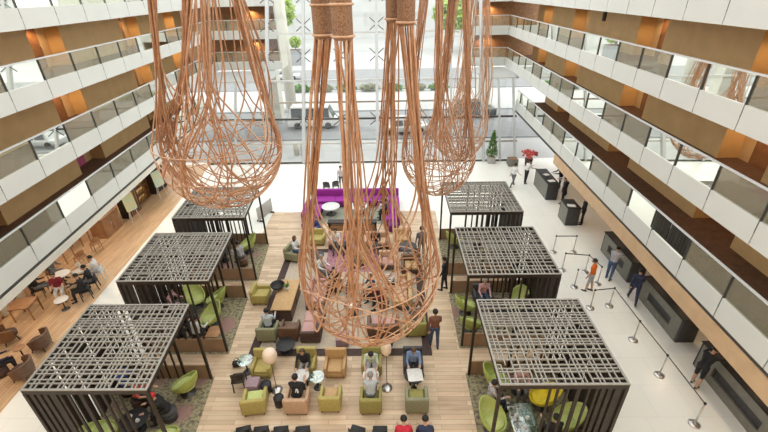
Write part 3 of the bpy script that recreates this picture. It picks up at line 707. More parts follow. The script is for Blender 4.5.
def papers(label, loc, rz, w=.34, d=.26):
    m = MB(); m.box(-w/2, w/2, -d/2, d/2, 0, .006); m.box(-w/2+.05, w/2+.04, -d/2-.03, d/2-.06, .006, .011)
    return tag(m.build('newspaper', 'paper', None, loc, rz), label, 'newspaper')
def cup(label, loc, group, col='white_paint', n='cup'):
    t = thing(n, label, n, loc, 0, group)
    m = MB(); m.lathe([(0,0),(.028,0),(.042,.075),(.038,.075),(.026,.008),(0,.008)], 14); m.build('body', col, t)
    m = MB(); m.tube([(.036+.0*k+.024*math.sin(PI*k/6), 0, .018+.042*k/6) for k in range(7)], .005, 5); m.build('handle', col, t)
    m = MB(); m.lathe([(0,.0),(.06,.004),(.07,.012),(0,.006)], 14, cz=-.006 if False else 0.0); m.build('saucer', col, t)
    return t
FACE, AWAY = PI, 0.
V = lambda x, y, z=0.: Vector((x, y, z))

# ---------------------------------------------------------------- the near rows of armchairs
YF, YB = 10.22, 8.80
armchair('olive armchair facing the camera beside the leftmost floor lamp', 'yellow_olive', V(-4.62, YF), FACE, hb=.86)
armchair('olive-yellow armchair with a seated person in dark top, back row', 'yellow_olive', V(-3.09, YF+.05), FACE, hb=.86)
armchair('empty tan ribbed armchair facing the camera', 'tan', V(-2.03, YF), FACE, w=.76, hb=.86)
armchair('olive armchair of a man in a mint shirt, facing the camera', 'olive', V(-.74, YF+.08), FACE, w=.72, hb=.86)
armchair('dark sage armchair of a man in a blue shirt, facing the camera', 'charcoal', V(.72, YF+.1), FACE, hb=.80, cush='grey_olive')
armchair('empty bright olive armchair seen from behind, leftmost of the near row', 'yellow_olive', V(-4.5, YB-.02), AWAY+.12, w=.76, cush='lime_inside')
armchair('pinkish tan armchair seen from behind, man in black shirt in it', 'tan_pink', V(-3.12, YB), AWAY, w=.76)
armchair('mustard armchair seen from behind next to the glass table', 'yellow_olive', V(-2.04, YB+.08), AWAY, cush='tan')
armchair('olive armchair seen from behind, man in pale shirt in it', 'olive', V(-.72, YB), AWAY, w=.71)
armchair('empty dull green armchair seen from behind, rightmost of the near row', 'grey_olive', V(.76, YB+.02), AWAY, w=.74, cush='olive')
floor_lamp('floor lamp with pale shade beside the left olive armchair', at(277, 390), 1.48, .24)
floor_lamp('floor lamp with pale shade between the middle armchairs', at(387, 388), 1.72, .17)
pouf('small violet-grey square stool in front of the left lamp', V(-4.78, 9.48), .21, .40, 'violet_grey', square=True)
pouf('round black stool behind the leftmost near armchair', V(-4.32, 9.42), .19, .36, 'black', cat='stool')
pouf('round black stool left of the man in black', at(280, 405), .17, .40, 'black', cat='stool')
wood_chair('dark wooden chair standing alone by the left glass table', at(241, 387), 0.15, 'dark_wood')
round_table('small round glass table beside the lone dark chair', at(248, 372), .28, .62, 'table_glass')
m = MB(); m.rbox(-.17, .17, -.09, .09, 0, .24, .05); b = m.build('handbag', 'black', None, at(238, 366), .2)
h = MB(); h.tube([(-.09, 0, .22), (-.08, 0, .36), (0, 0, .42), (.08, 0, .36), (.09, 0, .22)], .012, 6); h.build('handle', 'black', b); tag(b, 'black handbag on the floor behind the lone dark chair', 'handbag')
round_table('round green glass table beside the empty tan armchair', V(-2.57, 9.55), .26, .56, 'table_glass')
round_table('small white table between the woman and the man in black', V(-3.1, 9.51), .28, .66, 'white_cloth', br=.28)
round_table('small table of papers between the two men in pale shirts', V(-.74, 9.53), .28, .66, 'white_cloth', br=.28)
round_table('round black table under the newspaper of the man in blue', V(.72, 9.50), .34, .66, 'black', 'black', br=.3)
papers('newspaper spread on the black table in front of the man in blue', V(.72, 9.52, .662), .1, .46, .5)
papers('papers on the small table between the men in pale shirts', V(-.74, 9.53, .662), .3)
papers('magazine on the white table before the man in black', V(-3.1, 9.51, .662), -.2, .3, .24)
def seat_p(label, loc, rz, **k):
    k.setdefault('hipz', .555); return person(label, loc, rz, pose='sit', **k)
seat_p('woman in dark top with patterned skirt seated in the olive-yellow armchair', V(-3.09, YF-.02), FACE, top='cl_black', bottom='cl_pattern', hair='hair_brown', long_hair=True, lean=14, arm=(35, 35))
mb_ = seat_p('man in black T-shirt with white print seated in the tan armchair, seen from behind', V(-3.12, YB+.05), AWAY, top='cl_black', bottom='cl_black', long_sleeve=False, lean=8)
seat_p('man in mint shirt seated in the olive armchair, facing the camera', V(-.74, YF+.0), FACE, top='cl_mint', bottom='cl_ltgrey', long_sleeve=False, lean=20, head=25, arm=(40, 40))
seat_p('man in pale blue shirt seated in the olive armchair, seen from behind', V(-.72, YB+.05), AWAY, top='cl_paleblue', bottom='cl_grey', hair='hair_grey', long_sleeve=False, lean=16)
seat_p('man in blue shirt seated facing the camera, reading a newspaper', V(.72, YF), FACE, top='cl_blue', bottom='cl_black', lean=8, arm=(40, 40), hair='hair_brown', head=20)
m = MB()
for x, z, w_, h_ in ((.05, .86, .05, .045), (.08, .78, .035, .05), (.01, .79, .02, .025)): m.ball((x, -.085+.1*(z-.8), z), 1, w_, .035, h_, 10)
m.build('shirt_print', 'cl_white', mb_)
# bottom edge: black dining chairs and two people at a table
bx = [(-4.5, .25), (-3.98, .12), (-3.38, .1), (-2.72, .1), (-1.1, -.3), (-.4, 0)]
ord_ = ['leftmost of', 'second from the left of', 'third from the left of', 'fourth from the left of', 'fifth from the left of', 'rightmost of']
for (x, a), o in zip(bx, ord_): wood_chair('black curved-back chair, %s the row at the bottom edge' % o, V(x, 7.60), a, 'black', hb=.84, group='black chairs along the bottom edge')
box_table('long dark dining table at the bottom edge, under the black chairs row', V(-2.3, 8.2)+V(0,-1.6), 0, 5.6, .8, .74, 'dark_wood') if False else None
for k, (lb, px, tp) in enumerate((('person in red top seated at the bottom edge, seen from above', 404, 'cl_red'), ('person in navy shirt with blue print seated at the bottom edge', 426, 'cl_navy'))):
    p = at(px, 429, 1.15); wood_chair('black chair under the %s' % lb.split(' seated')[0], V(p.x, p.y-.0), 0, 'black', hb=.80); seat_p(lb, V(p.x, p.y+.03), 0, top=tp, bottom='cl_black', lean=14, head=20, hipz=.585, long_sleeve=False, arm=(12, 12), elbow=(62, 62))

# ---------------------------------------------------------------- centre lounge
cr = [at(238, 356), at(432, 357), at(424, 305), at(262, 305)]
def quad_rug(label, P, mt, z0=0., z1=.006, border=None, group=None):
    m = MB(); m.hexa([(p.x, p.y, z0) for p in P] + [(p.x, p.y, z1) for p in P]); o = m.build('rug', mt); tag(o, label, 'rug', group)
    if border:
        c = sum((Vector(p) for p in P), Vector())/4; q = MB(); Q = [Vector(p)+(c-Vector(p)).normalized()*border for p in P]
        q.hexa([(p.x, p.y, z1) for p in Q] + [(p.x, p.y, z1+.003) for p in Q]); q.build('rug_field', 'rug_beige', o)
    return o
quad_rug('large beige rug with dark brown border under the middle sofas', [V(-5.45, 10.93), V(1.48, 10.93), V(1.48, 18.2), V(-5.45, 18.2)], 'rug_border', border=.5)
Z = .009
quad_rug('rose pink rug between the middle sofas', [at(325, 272), at(381, 272), at(379, 246), at(329, 246)], 'rug_rose', Z, Z+.002)
quad_rug('sage grey rug inside the purple seating corner', [at(318, 224), at(391, 224), at(388, 203), at(321, 203)], 'rug_sage')
armchair('grey-green armchair seen from behind at the left end of the bordered rug', 'grey_olive', at(269.5, 337, Z), 0., w=.74, d=.74)
armchair('dark brown leather armchair beside the grey-green one', 'brown_leather', at(291, 336, Z), 0., w=.74)
sofa('dark brown sofa with rose cushions seen from behind, left of the violet stool', 'choc', at(314, 329, Z), PI/2, 1.6, .78, n=2, cush='rose')
pouf('square violet-grey stool under the edge of the largest pendant', at(343, 343, Z), .24, .40, 'violet_grey', square=True)
m = None
sofa('dark brown sofa seen from behind under the right edge of the largest pendant', 'brown_leather', at(383.5, 332, Z), 0., 1.28, .85, n=2, cush='rose')
armchair('olive green armchair seen from behind, guest in grey in it', 'olive', at(415, 331, Z), 0., w=.84, d=.8)
round_table('round black low table on the rug edge, left', at(287, 352, Z), .36, .42, 'black', 'black'); round_table('round black low table on the rug edge, right', at(384, 351, Z), .36, .42, 'black', 'black')
t = thing('sideboard', 'long tan-topped bench with dark front left of the largest pendant', 'sideboard', at(288, 306, Z), 0)
m = MB(); m.rbox(-.42, .42, -1.0, 1.0, .62, .68, .012, 1); m.build('worktop', 'tan', t); m = MB(); m.box(-.38, .38, -.95, .95, .0, .62); m.build('body', 'choc', t)
for k in (-1, 1): m = MB(); m.box(.38, .395, .47*k-.44, .47*k+.44, .06, .56); m.build('door', 'brown_leather', t)
armchair('olive armchair beside the long bench, black bowl before it', 'yellow_olive', at(262, 300, Z), -PI/2, w=.8)
b0 = at(282, 303, .689+.0)
m = MB(); m.lathe([(0,.0),(.12,.0),(.28,.12),(.31,.22),(.29,.22),(.26,.13),(.1,.02),(0,.02)], 24); o = m.build('bowl', 'black', None, V(-4.95, 14.1, .69)); tag(o, 'big black bowl on the tan bench', 'bowl')
t = thing('potted_plant', 'small green plant in a pot on the tan bench', 'plant', V(-4.52, 14.0, .69)); m = MB(); m.lathe([(0,0),(.06,0),(.08,.12),(0,.12)], 14); m.build('pot', 'white_paint', t); m = MB()
for k in range(14): a = k*2.4; m.bar((0, 0, .12), (.13*math.cos(a), .13*math.sin(a), .22+.08*(k % 3)), .03, .012)
m.build('leaves', 'leaf', t)
seat_p('guest with dark hair and white-blue top seated in the grey-green armchair', at(270, 337, Z)+V(0, .05), 0., top='cl_paleblue', bottom='cl_black', lean=6)
seat_p('guest in grey with white collar seated in the olive green armchair', at(415, 331, Z)+V(0, .05), 0., top='cl_grey', bottom='cl_grey', lean=5)
# inner circle of seats under the pendant
armchair('mustard armchair in the middle of the rose rug', 'yellow_olive', at(358, 262, .015), FACE, w=.95)
sofa('brown sofa right of the rose rug', 'tan_pink', at(388, 266, Z), PI, .9, .8, n=2, cush='rose')
sofa('dark leather sofa at the right end of the rose rug', 'brown_leather', at(411, 270, Z), PI, .95, .8, n=2, cush='tan')
sofa('tan sofa behind the rose rug, left half', 'tan_pink', at(345, 246, Z), PI, 1.65, .8, n=3, cush='rose'); sofa('tan sofa behind the rose rug, right half', 'tan_pink', at(377, 246, Z), PI, 1.3, .8, n=2)
t = thing('console_table', 'long dark console behind the tan sofas', 'table', at(353, 232, Z), 0)
m = MB(); m.box(-1.37, 1.37, -.2, .2, .66, .72); m.build('tabletop', 'dark_wood', t)
for x in (-1.3, -.44, .44, 1.3): m = MB(); m.box(x-.04, x+.04, -.16, .16, 0, .66); m.build('leg', 'dark_wood', t)
for x in (-.87, 0, .87): m = MB(); m.rbox(x-.38, x+.38, -.14, .14, .10, .5, .02, 1); m.build('drawer_unit', 'wood_mid', t)
armchair('pale yellow armchair left behind the largest pendant', 'yellow_olive', at(317, 243, Z), FACE, w=.95); armchair('pale tan armchair right behind the largest pendant', 'tan', at(402, 243, Z), FACE, w=.95)
round_table('round grey table beside the man in the grey suit', at(408, 256, Z), .45, .6, 'charcoal')
round_table('round dark table left of the rose rug', at(318, 264, Z), .36, .55, 'charcoal'); armchair('olive armchair at the left edge of the bordered rug', 'grey_olive', at(295, 258, Z), -PI/2-.3, w=.9)
seat_p('guest in white with colourful bag seated at the left edge of the bordered rug', at(295, 258, Z)+V(.06, -.02), -PI/2-.3, top='cl_white', bottom='cl_jeans', hair='hair_brown', long_hair=True)
sofa('tan sofa on the right of the inner circle', 'tan', at(402, 297, Z), PI/2, 1.9, .85, n=2, cush='tan_pink')
sofa('pale sofa on the left of the inner circle', 'rose', at(318, 299, Z), -PI/2, 1.6, .8, n=2)
round_table('low round black table with white cloth in the inner circle', at(353, 313, Z), .36, .42, 'black', 'black')
m = MB(); m.lathe([(0,0),(.24,0),(.25,.006),(0,.01)], 24); tag(m.build('serving_plate', 'white_cloth', None, at(353, 313, 0)*1+V(0, 0, Z+.421)), 'white plate on the low black table of the inner circle', 'plate')
for i, (px, py, rz, tp, bt, hr, lb) in enumerate(((321, 277, -2.2, 'cl_white', 'cl_grey', 'hair_grey', 'guest in white shirt seated on the inner circle, left back'), (337, 289, 2.9, 'cl_black', 'cl_black', 'hair_black', 'guest with black hair in black seated left of the round black table'),
      (352, 290, 3.0, 'cl_pink', 'cl_navy', 'hair_brown', 'guest in pink seated behind the low black table'), (374, 297, 2.2, 'cl_navy', 'cl_black', 'hair_brown', 'guest in navy seated right of the low black table'),
      (384, 308, 1.7, 'cl_maroon', 'cl_black', 'hair_black', 'guest in maroon seated beside the guest in navy'), (396.5, 291, PI/2, 'cl_white', 'cl_black', 'hair_black', 'guest with black hair on the tan sofa at right'))):
    if i < 5: pouf('low stool under the %s' % lb.split(' seated')[0], at(px, py, Z), .24, .42, ('rose', 'choc', 'tan', 'choc', 'brown_leather')[i], square=bool(i % 2), rz=rz)
    seat_p(lb, at(px, py, Z), rz, top=tp, bottom=bt, hair=hr, lean=12)
seat_p('guest in pale top in the mustard armchair on the rose rug', at(358, 262, .015), FACE, top='cl_ltgrey', bottom='cl_grey')
for px, lb, tp, hr in ((337, 'guest in white on the tan sofa behind the rose rug', 'cl_white', 'hair_black'), (347, 'guest in pale pink on the tan sofa behind the rose rug', 'cl_pink', 'hair_brown'), (376, 'guest in black on the right half of the tan sofa', 'cl_black', 'hair_black')):
    seat_p(lb, at(px, 250, Z), FACE, top=tp, bottom='cl_grey', hair=hr)

# purple seating corner
def purple(label, x0, x1, y0, y1, back):
    t = thing('sofa', label, 'sofa', V((x0+x1)/2, (y0+y1)/2), 0); w, d = (x1-x0)/2, (y1-y0)/2
    m = MB(); m.rbox(-w, w, -d, d, .04, .30, .04); m.build('base', 'plum', t)
    a = dict(n=(-w, w, d-.22, d), l=(-w, -w+.22, -d, d), r=(w-.22, w, -d, d))[back]; m = MB(); m.rbox(*a, .30, .88, .05); m.build('backrest', 'purple', t)
    b = dict(n=(-w, w, -d, d-.225), l=(-w+.225, w, -d, d), r=(-w, w-.225, -d, d))[back]; n = 4 if back == 'n' else 2
    for k in range(n):
        if back == 'n': m = MB(); m.rbox(b[0]+(b[1]-b[0])*k/n+.005, b[0]+(b[1]-b[0])*(k+1)/n-.005, b[2], b[3], .30, .46, .04)
        else: m = MB(); m.rbox(b[0], b[1], b[2]+(b[3]-b[2])*k/n+.005, b[2]+(b[3]-b[2])*(k+1)/n-.005, .30, .46, .04)
        m.build('seat_cushion', 'purple', t)
    m = MB(); m.box(-w+.1, w-.1, -d+.1, d-.1, 0, .04); m.build('foot', 'black', t)
    return t
purple('long purple sofa with its back to the entrance', -4.85, .5, 22.9, 23.9, 'n')
purple('short purple sofa forming the left arm of the seating corner', -5.15, -4.2, 20.5, 22.6, 'l')
purple('short purple sofa forming the right arm of the seating corner', -.42, .5, 20.5, 22.6, 'r')
t1 = round_table('white oval table on the left of the purple seating corner', V(-3.65, 22.05, .006), .55, .55, 'white_paint'); t2 = round_table('white oval table on the right of the purple seating corner', V(-1.95, 22.1, .006), .55, .55, 'white_paint')
for px, lb in ((305, 'left'), (316, 'right')): pass
pouf('purple drum stool in front of the left purple sofa', V(-4.75, 20.05), .33, .46, 'plum'); pouf('purple drum stool in front of the right purple sofa', V(.1, 20.05), .33, .46, 'plum')
seat_p('guest in royal blue seated low beside the left purple drum stool', V(-4.05, 19.75), 2.6, top='cl_royal', bottom='cl_royal', h=1.45, hipz=.56); pouf('dark floor stool under the guest in royal blue', V(-4.05, 19.75), .2, .36, 'choc')
seat_p('guest in dark top on the right purple sofa', V(-.22, 21.3), PI/2, top='cl_navy', bottom='cl_black', hipz=.575); seat_p('guest in patterned top on the right purple sofa', V(-.22, 22.05), PI/2, top='cl_pattern', bottom='cl_white', hair='hair_brown', hipz=.575)
person('person in white shirt and dark skirt standing behind the long purple sofa', at(342, 189), FACE, top='cl_white', bottom='cl_grey', shorts=True)
wood_chair('dark chair standing behind the purple sofa, left of the person in white', at(327, 192), 0, 'charcoal'); wood_chair('small grey chair behind the purple sofa', at(336, 191), 0.3, 'steel_dark')

# standing people in the lounge
person('man in brown leather jacket walking away beside the largest pendant', at(434, 346), 0.1, top='cl_brown', bottom='cl_jeans', pose='walk', thigh=(8, -6), knee=(2, 8), h=1.8)
person('man in black suit standing by the corner of the middle right pavilion', at(443.5, 289.5), 1.2, top='cl_black', bottom='cl_black', h=1.8, thigh=(6, -6))
person('man in grey suit standing by the round grey table, seen from behind', at(421, 258), 0.2, top='cl_grey', bottom='cl_grey', h=1.85)

# ---------------------------------------------------------------- inside the pavilions
def pav(k, x, y): cx, cy, i, sh = PV[k]; return V(cx+x+sh*y, cy+y, .006)
E2 = egg_chair
egg_chair('lime shell chair standing out on the rug of the nearest left pavilion', pav('L1', .95, .95), -1.0 + PI*.0 + 2.2)
egg_chair('lime shell chair at the bottom edge, inside the nearest left pavilion', pav('L1', 1.0, -.95), .4)
egg_chair('lime shell chair inside the nearest left pavilion, behind the slats', pav('L1', -.98, -.75), -.5)
egg_chair('lime shell chair facing out of the middle left pavilion, nearer the camera', at(213, 326, .006), 2.4)
egg_chair('lime shell chair standing at the far side of the middle left pavilion', at(218, 307, .006), 1.5)
egg_chair('lime shell chair deep inside the middle left pavilion', pav('L2', -.45, 1.02), -2.4)
egg_chair('lime shell chair on the open side of the farthest left pavilion', at(249, 252, .006), 1.9)
egg_chair('lime shell chair at the open corner of the nearest right pavilion', at(495, 388, .006), -1.7, inside='lime')
egg_chair('lime shell chair at the bottom edge of the nearest right pavilion', pav('R1', -1.2, -.5), -2.4)
egg_chair('bright yellow shell chair inside the nearest right pavilion', pav('R1', .55, .3), 1.2, 'yellow', 'yellow')
egg_chair('lime shell chair behind the slats of the nearest right pavilion', pav('R1', 1.0, -.5), 1.5)
egg_chair('lime shell chair on the open side of the middle right pavilion, farther one', at(465, 313, .006), -1.1)
egg_chair('lime shell chair on the open side of the middle right pavilion, nearer one', at(470, 332, .006), -.5)
egg_chair('lime shell chair by the far panel of the middle right pavilion', pav('R2', 1.05, .35), 2.6)
egg_chair('lime shell chair on the open side of the farthest right pavilion', at(454, 247, .006), -1.2)
tb = [('L1', -.2, -.38), ('L2', -.48, .1), ('L3', -.4, .0), ('R2', .2, .2), ('R3', -.1, .1)]
for k, x, y in tb: round_table('low round black table inside the %s' % pl[k].split(',')[0], pav(k, x, y), .42, .5, 'black', 'black')
box_table('long glass table inside the nearest right pavilion', pav('R1', -.35, -.75), 0, .75, 1.5, .6, 'table_glass')
for q, (dx, dy) in enumerate(((-.15, .3), (.15, .2), (0, -.1), (.2, -.4))):
    b = pav('R1', -.35+dx, -.75+dy); cup('white cup on the long glass table, %s' % ('far left', 'far right', 'middle', 'near right')[q], V(b.x, b.y, .607), 'cups on the glass table')
for k, x, y, lb in (('L1', -.2, -.38, 'nearest left'), ('L2', -.48, .1, 'middle left'), ('R2', .2, .25, 'middle right')):
    for q, (dx, dy) in enumerate(((-.14, .1), (.16, -.05))): b = pav(k, x+dx, y+dy); cup('white cup on the black table of the %s pavilion, %s' % (lb, ('left one', 'right one')[q]), V(b.x, b.y, .507), 'cups on the pavilion tables')
def flr(v, z=.006): return V(v.x, v.y, z)
G1 = pav('L1', -.45, .45); G2 = pav('L1', .7, .0)
def bench_seat(k, x, y, rz, label, col='lime'):
    return armchair(label, col, pav(k, x, y), rz, w=.8)
seat_p('guest in coral top seated at the black table of the nearest left pavilion', G1, -1.6, top='cl_coral', bottom='cl_black', long_sleeve=False, head=30, lean=18); pouf('dark stool under the guest in coral', G1, .24, .42, 'choc')
seat_p('guest in black with red headwear seated in the nearest left pavilion', G2, 1.9, top='cl_black', bottom='cl_black', hair='red', lean=22); pouf('dark stool under the guest with red headwear', G2, .24, .42, 'charcoal')
seat_p('guest in dark blue seated behind the slats of the nearest left pavilion', pav('L1', -1.1, .95), -1.8, top='cl_royal', bottom='cl_navy'); pouf('dark stool under the guest in dark blue', pav('L1', -1.1, .95), .24, .42, 'choc')
pts = [('L2', .38, -1.22, -.3, 'cl_white', 'cl_black', 'waiter in white shirt and black vest at the near end of the middle left pavilion'), ('L2', -.28, -1.22, 0., 'cl_black', 'cl_black', 'guest in black seated in the middle left pavilion, nearest'), ('L2', -1.3, .55, -1.6, 'cl_pink', 'cl_grey', 'guest in pink seated deep in the middle left pavilion'),
       ('L3', -.5, 1.0, 2.8, 'cl_black', 'cl_black', 'guest in black seated in the farthest left pavilion'), ('L3', .7, -.4, .9, 'cl_ltgrey', 'cl_grey', 'guest in light grey seated in the farthest left pavilion')]
for k, x, y, rz, tp, bt, lb in pts: seat_p(lb, pav(k, x, y), rz, top=tp, bottom=bt, lean=12); pouf('brown stool under the %s' % lb.replace(' seated', '').replace(' and black vest', '').replace(' at the near end of', ' in'), pav(k, x, y), .24, .42, 'brown_leather')
box_table('small brown wooden table at the near end of the middle left pavilion', pav('L2', 1.05, -1.15), .0, .5, .6, .62, 'wood_mid', 'wood_mid')
armchair('dark armchair of the man in the pink shirt', 'charcoal', at(481, 303, .006)+V(.05, .1), FACE, w=.8); seat_p('man in pink shirt and jeans seated in the middle right pavilion', at(481, 303, .006)+V(.05, .06), FACE, top='cl_pink', bottom='cl_jeans', lean=8, hair='hair_grey')
person('person in dark blue standing inside the outer corner of the middle right pavilion', pav('R2', 1.0, -.7), .8, top='cl_navy', bottom='cl_blue')
seat_p('guest in black seated before the yellow shell chair', pav('R1', .42, -1.1), .1, top='cl_black', bottom='cl_black', lean=10); pouf('dark stool under the guest before the yellow chair', pav('R1', .42, -1.1), .24, .42, 'choc')
seat_p('guest with rose top seated at the far end of the glass table', pav('R1', -.05, .85), FACE, top='cl_pink', bottom='cl_grey', hair='hair_grey'); pouf('dark stool at the far end of the glass table', pav('R1', -.05, .85), .24, .42, 'charcoal')
seat_p('guest in dark patterned top seated left of the glass table', pav('R1', -1.15, .2), -1.5, top='cl_pattern', bottom='cl_navy'); pouf('violet stool left of the glass table', pav('R1', -1.15, .2), .24, .42, 'plum')
person('person in dark clothes standing behind the open side of the middle right pavilion', at(452, 276), 2.0, top='cl_black', bottom='cl_black') if False else None

# ---------------------------------------------------------------- right: reception desks, queue, people
def desk(label, x0, y0, y1, w=.75, h=1.12, niche=True):
    t = thing('reception_desk', label, 'desk', (x0, y0, 0), 0, 'grey reception desks'); L = y1-y0
    m = MB(); m.rbox(.05, w, .0, .09, 0, h-.04, .01, 1); m.build('end_panel', 'charcoal', t); m = MB(); m.rbox(.05, w, L-.09, L, 0, h-.04, .01, 1); m.build('end_panel', 'charcoal', t)
    m = MB()
    if niche:
        m.box(.04, .12, .09, L-.09, .0, .32); m.box(.04, .12, .09, L-.09, .72, h-.04); m.box(.04, .12, .09, L*.22, .32, .72); m.box(.04, .12, L*.78, L-.09, .32, .72); m.build('front_panel', 'desk_grey', t)
        m = MB(); m.box(.13, .15, .09, L-.09, .02, h-.04); m.build('inset_panel', 'charcoal', t)
    else: m.box(.04, .12, .09, L-.09, .0, h-.04); m.build('front_panel', 'desk_grey', t)
    m = MB(); m.rbox(0, w+.02, -.02, L+.02, h-.04, h, .012, 1); m.build('desktop', 'black', t)
    return t
DK = [(9.82, 23.6, 26.1, False, 'farthest grey desk, beside the entrance'), (9.84, 20.35, 21.5, False, 'short grey desk between the entrance desk and the long desks'), (10.72, 15.15, 17.85, True, 'grey reception desk beside the man in jeans'),
      (10.70, 11.5, 14.2, True, 'grey reception desk below the orange-shirted man, second from the bottom edge'), (10.72, 6.9, 10.5, True, 'nearest grey reception desk, person in black shorts leaning on it')]
for x, a, b, n, lb in DK: desk(lb, x, a, b, niche=n)
def monitor(label, loc, rz):
    t = thing('monitor', label, 'monitor', loc, rz, 'monitors on the reception desks'); m = MB(); m.rbox(-.11, .11, -.08, .08, 0, .012, .004, 1); m.build('base', 'black', t)
    m = MB(); m.box(-.02, .02, -.015, .015, .012, .16); m.build('stand', 'black', t); m = MB(); m.rbox(-.25, .25, -.02, .02, .12, .45, .01, 1); m.build('screen', 'black', t)
for i, (x, a, b, n, lb) in enumerate(DK[2:]):
    for q in (.25, .6): monitor('black monitor on the %s, %s end' % (lb.split(',')[0], 'near' if q < .5 else 'far'), V(x+.5, a+(b-a)*q, 1.12), PI/2)
papers('white papers on the farthest grey desk', V(10.2, 24.1, 1.121), .2, .4, .3); papers('white papers on the short grey desk', V(10.15, 20.7, 1.121), -.2, .4, .3); papers('paper stack on the middle of the farthest desk', V(10.2, 25.1, 1.121), .4, .3, .3)
person('person in white shirt and grey trousers striding towards the entrance desk', at(512, 187), -.9, top='cl_white', bottom='cl_grey', pose='walk')
person('person in white shirt and black trousers leaning on the entrance desk', at(525, 183), -1.2, top='cl_white', bottom='cl_black', pose='desk')
person('staff member in black behind the entrance desk, far end', V(11.35, 25.4), PI/2, top='cl_black', bottom='cl_black', pose='desk')
person('man in black suit standing at the near end of the entrance desk', V(10.7, 23.1), 1.2, top='cl_black', bottom='cl_black', h=1.85); person('person with white collar beside the man at the entrance desk', V(11.35, 24.3), 1.4, top='cl_white', bottom='cl_black', pose='desk')
person('person in black standing behind the short grey desk', V(10.85, 20.5), 1.2, top='cl_black', bottom='cl_black', h=1.8)
person('man in light grey shirt and jeans standing at a reception desk', at(608, 279), -.9, top='cl_ltgrey', bottom='cl_jeans', pose='desk', h=1.8)
person('man in navy walking between two reception desks', at(631, 302), -.4, top='cl_navy', bottom='cl_navy', pose='walk', h=1.75)
person('person in black shorts leaning on the nearest reception desk', at(694, 385), -1.15, top='cl_black', bottom='cl_black', pose='desk', lean=16, arm=(74, 70), elbow=(4, 8), head=20, shorts=True, h=1.75)
person('man in orange T-shirt standing inside the queue barriers', at(588, 291), .9, top='cl_orange', bottom='cl_ltgrey', long_sleeve=False, shorts=True, thigh=(8, -6))
for k, y in enumerate((16.9, 12.6, 9.3)): person('staff member in black behind the %s' % ('desk of the man in jeans', 'second long desk from the bottom', 'nearest reception desk')[k], V(12.12, y), PI/2, top='cl_black', bottom='cl_black', pose='desk', lean=6)
def stanchion(label, loc, belts=()):
    t = thing('queue_barrier_post', label, 'queue barrier', loc, 0, 'queue barrier posts'); m = MB(); m.lathe([(0,0),(.17,0),(.17,.02),(.05,.045),(0,.045)], 24); m.build('base', 'steel', t)
    m = MB(); m.cyl(0, 0, .045, .93, .025, 12); m.build('pole', 'steel', t); m = MB(); m.cyl(0, 0, .93, 1.0, .036, 14); m.build('belt_head', 'black', t)
    for b in belts:
        d = Vector(b)-Vector(loc); m = MB(); L = d.length; e = d/L; m.bar(e*.04+V(0,0,.96), e*(L-.04)+V(0,0,.96), .006, .05); m.build('belt', 'steel_dark', t)
S_ = [at(*p) for p in ((553, 252), (573, 252), (562, 270), (585, 272), (597, 284), (574, 287), (590, 308), (609, 306), (633, 340), (659, 375), (694, 424))]
sl = ['farthest left one, short belt', 'farthest right one', 'left corner of the pen behind the orange-shirted man', 'far post behind the orange-shirted man', 'right of the orange-shirted man', 'left of the orange-shirted man', 'at the left corner of the near belt', 'at the start of the long diagonal belt', 'second along the long diagonal belt', 'third along the long diagonal belt', 'nearest, at the end of the long diagonal belt']
lk = {0: [1], 2: [3], 3: [4], 6: [7], 7: [8], 8: [9], 9: [10]}
for i, p in enumerate(S_): stanchion('chrome queue post, ' + sl[i], p, [S_[j] for j in lk.get(i, [])])

# ---------------------------------------------------------------- left: cafe terrace
def easel(label, loc, rz, pm):
    t = thing('easel', label, 'easel', loc, rz)
    for s in (-1, 1): m = MB(); m.bar((s*.30, .18, 0), (s*.10, -.02, 1.75), .035); m.build('leg', 'white_paint', t)
    m = MB(); m.bar((0, -.38, 0), (0, -.03, 1.6), .035); m.build('leg', 'white_paint', t); m = MB(); m.bar((-.30, .13, .78), (.30, .13, .78), .05, .04); m.build('shelf', 'white_paint', t)
    m = MB(); m.hexa([(-.36, .12, .80), (.36, .12, .80), (.36, .145, .80), (-.36, .145, .80), (-.36, .0, 1.80), (.36, .0, 1.80), (.36, .025, 1.80), (-.36, .025, 1.80)]); m.build('poster', pm, t)
easel('white easel with a green and yellow poster, nearer of the two on the terrace', at(135, 221), -1.9, 'poster_a'); easel('white easel with a pale poster, farther of the two on the terrace', at(162, 196), -1.9, 'poster_b')
def cabinet(label, x, y, w, d, h, col, slats=False, shelves=0):
    t = thing('cabinet', label, 'cabinet', V(x, y), 0); m = MB(); m.box(-w/2, w/2, -d/2, d/2, 0, h); m.build('body', col, t); m = MB(); m.box(-w/2-.02, w/2+.02, -d/2-.02, d/2+.02, h, h+.05); m.build('top', col, t)
    if slats:
        k = -d/2+.05
        while k < d/2-.05: m = MB(); m.box(w/2, w/2+.05, k, k+.08, .05, h-.02); m.build('slat', 'wood_mid', t); k += .2
    else:
        n = max(1, round(d/.7))
        for q in range(n): m = MB(); m.box(w/2, w/2+.02, -d/2+d*q/n+.02, -d/2+d*(q+1)/n-.02, .08, h-.06); o = m.build('door', col, t); m2 = MB(); m2.box(w/2+.02, w/2+.045, -d/2+d*(q+.85)/n-.02, -d/2+d*(q+.85)/n+.02, h*.5, h*.5+.2); m2.build('handle', 'steel', o)
    return t
cabinet('dark slatted screen cabinet behind the nearer easel', -16.15, 22.4, .5, 1.3, 2.4, 'dark_wood', True); cabinet('dark tall cabinet behind the farther easel', -16.2, 25.9, .5, 1.5, 2.4, 'dark_wood'); cabinet('orange wood counter left of the nearer easel', -16.3, 20.2, .8, 1.5, 1.15, 'wood_mid')
t = thing('shelf_unit', 'bar shelf with amber bottles between the easels', 'shelf', V(-16.4, 24.05))
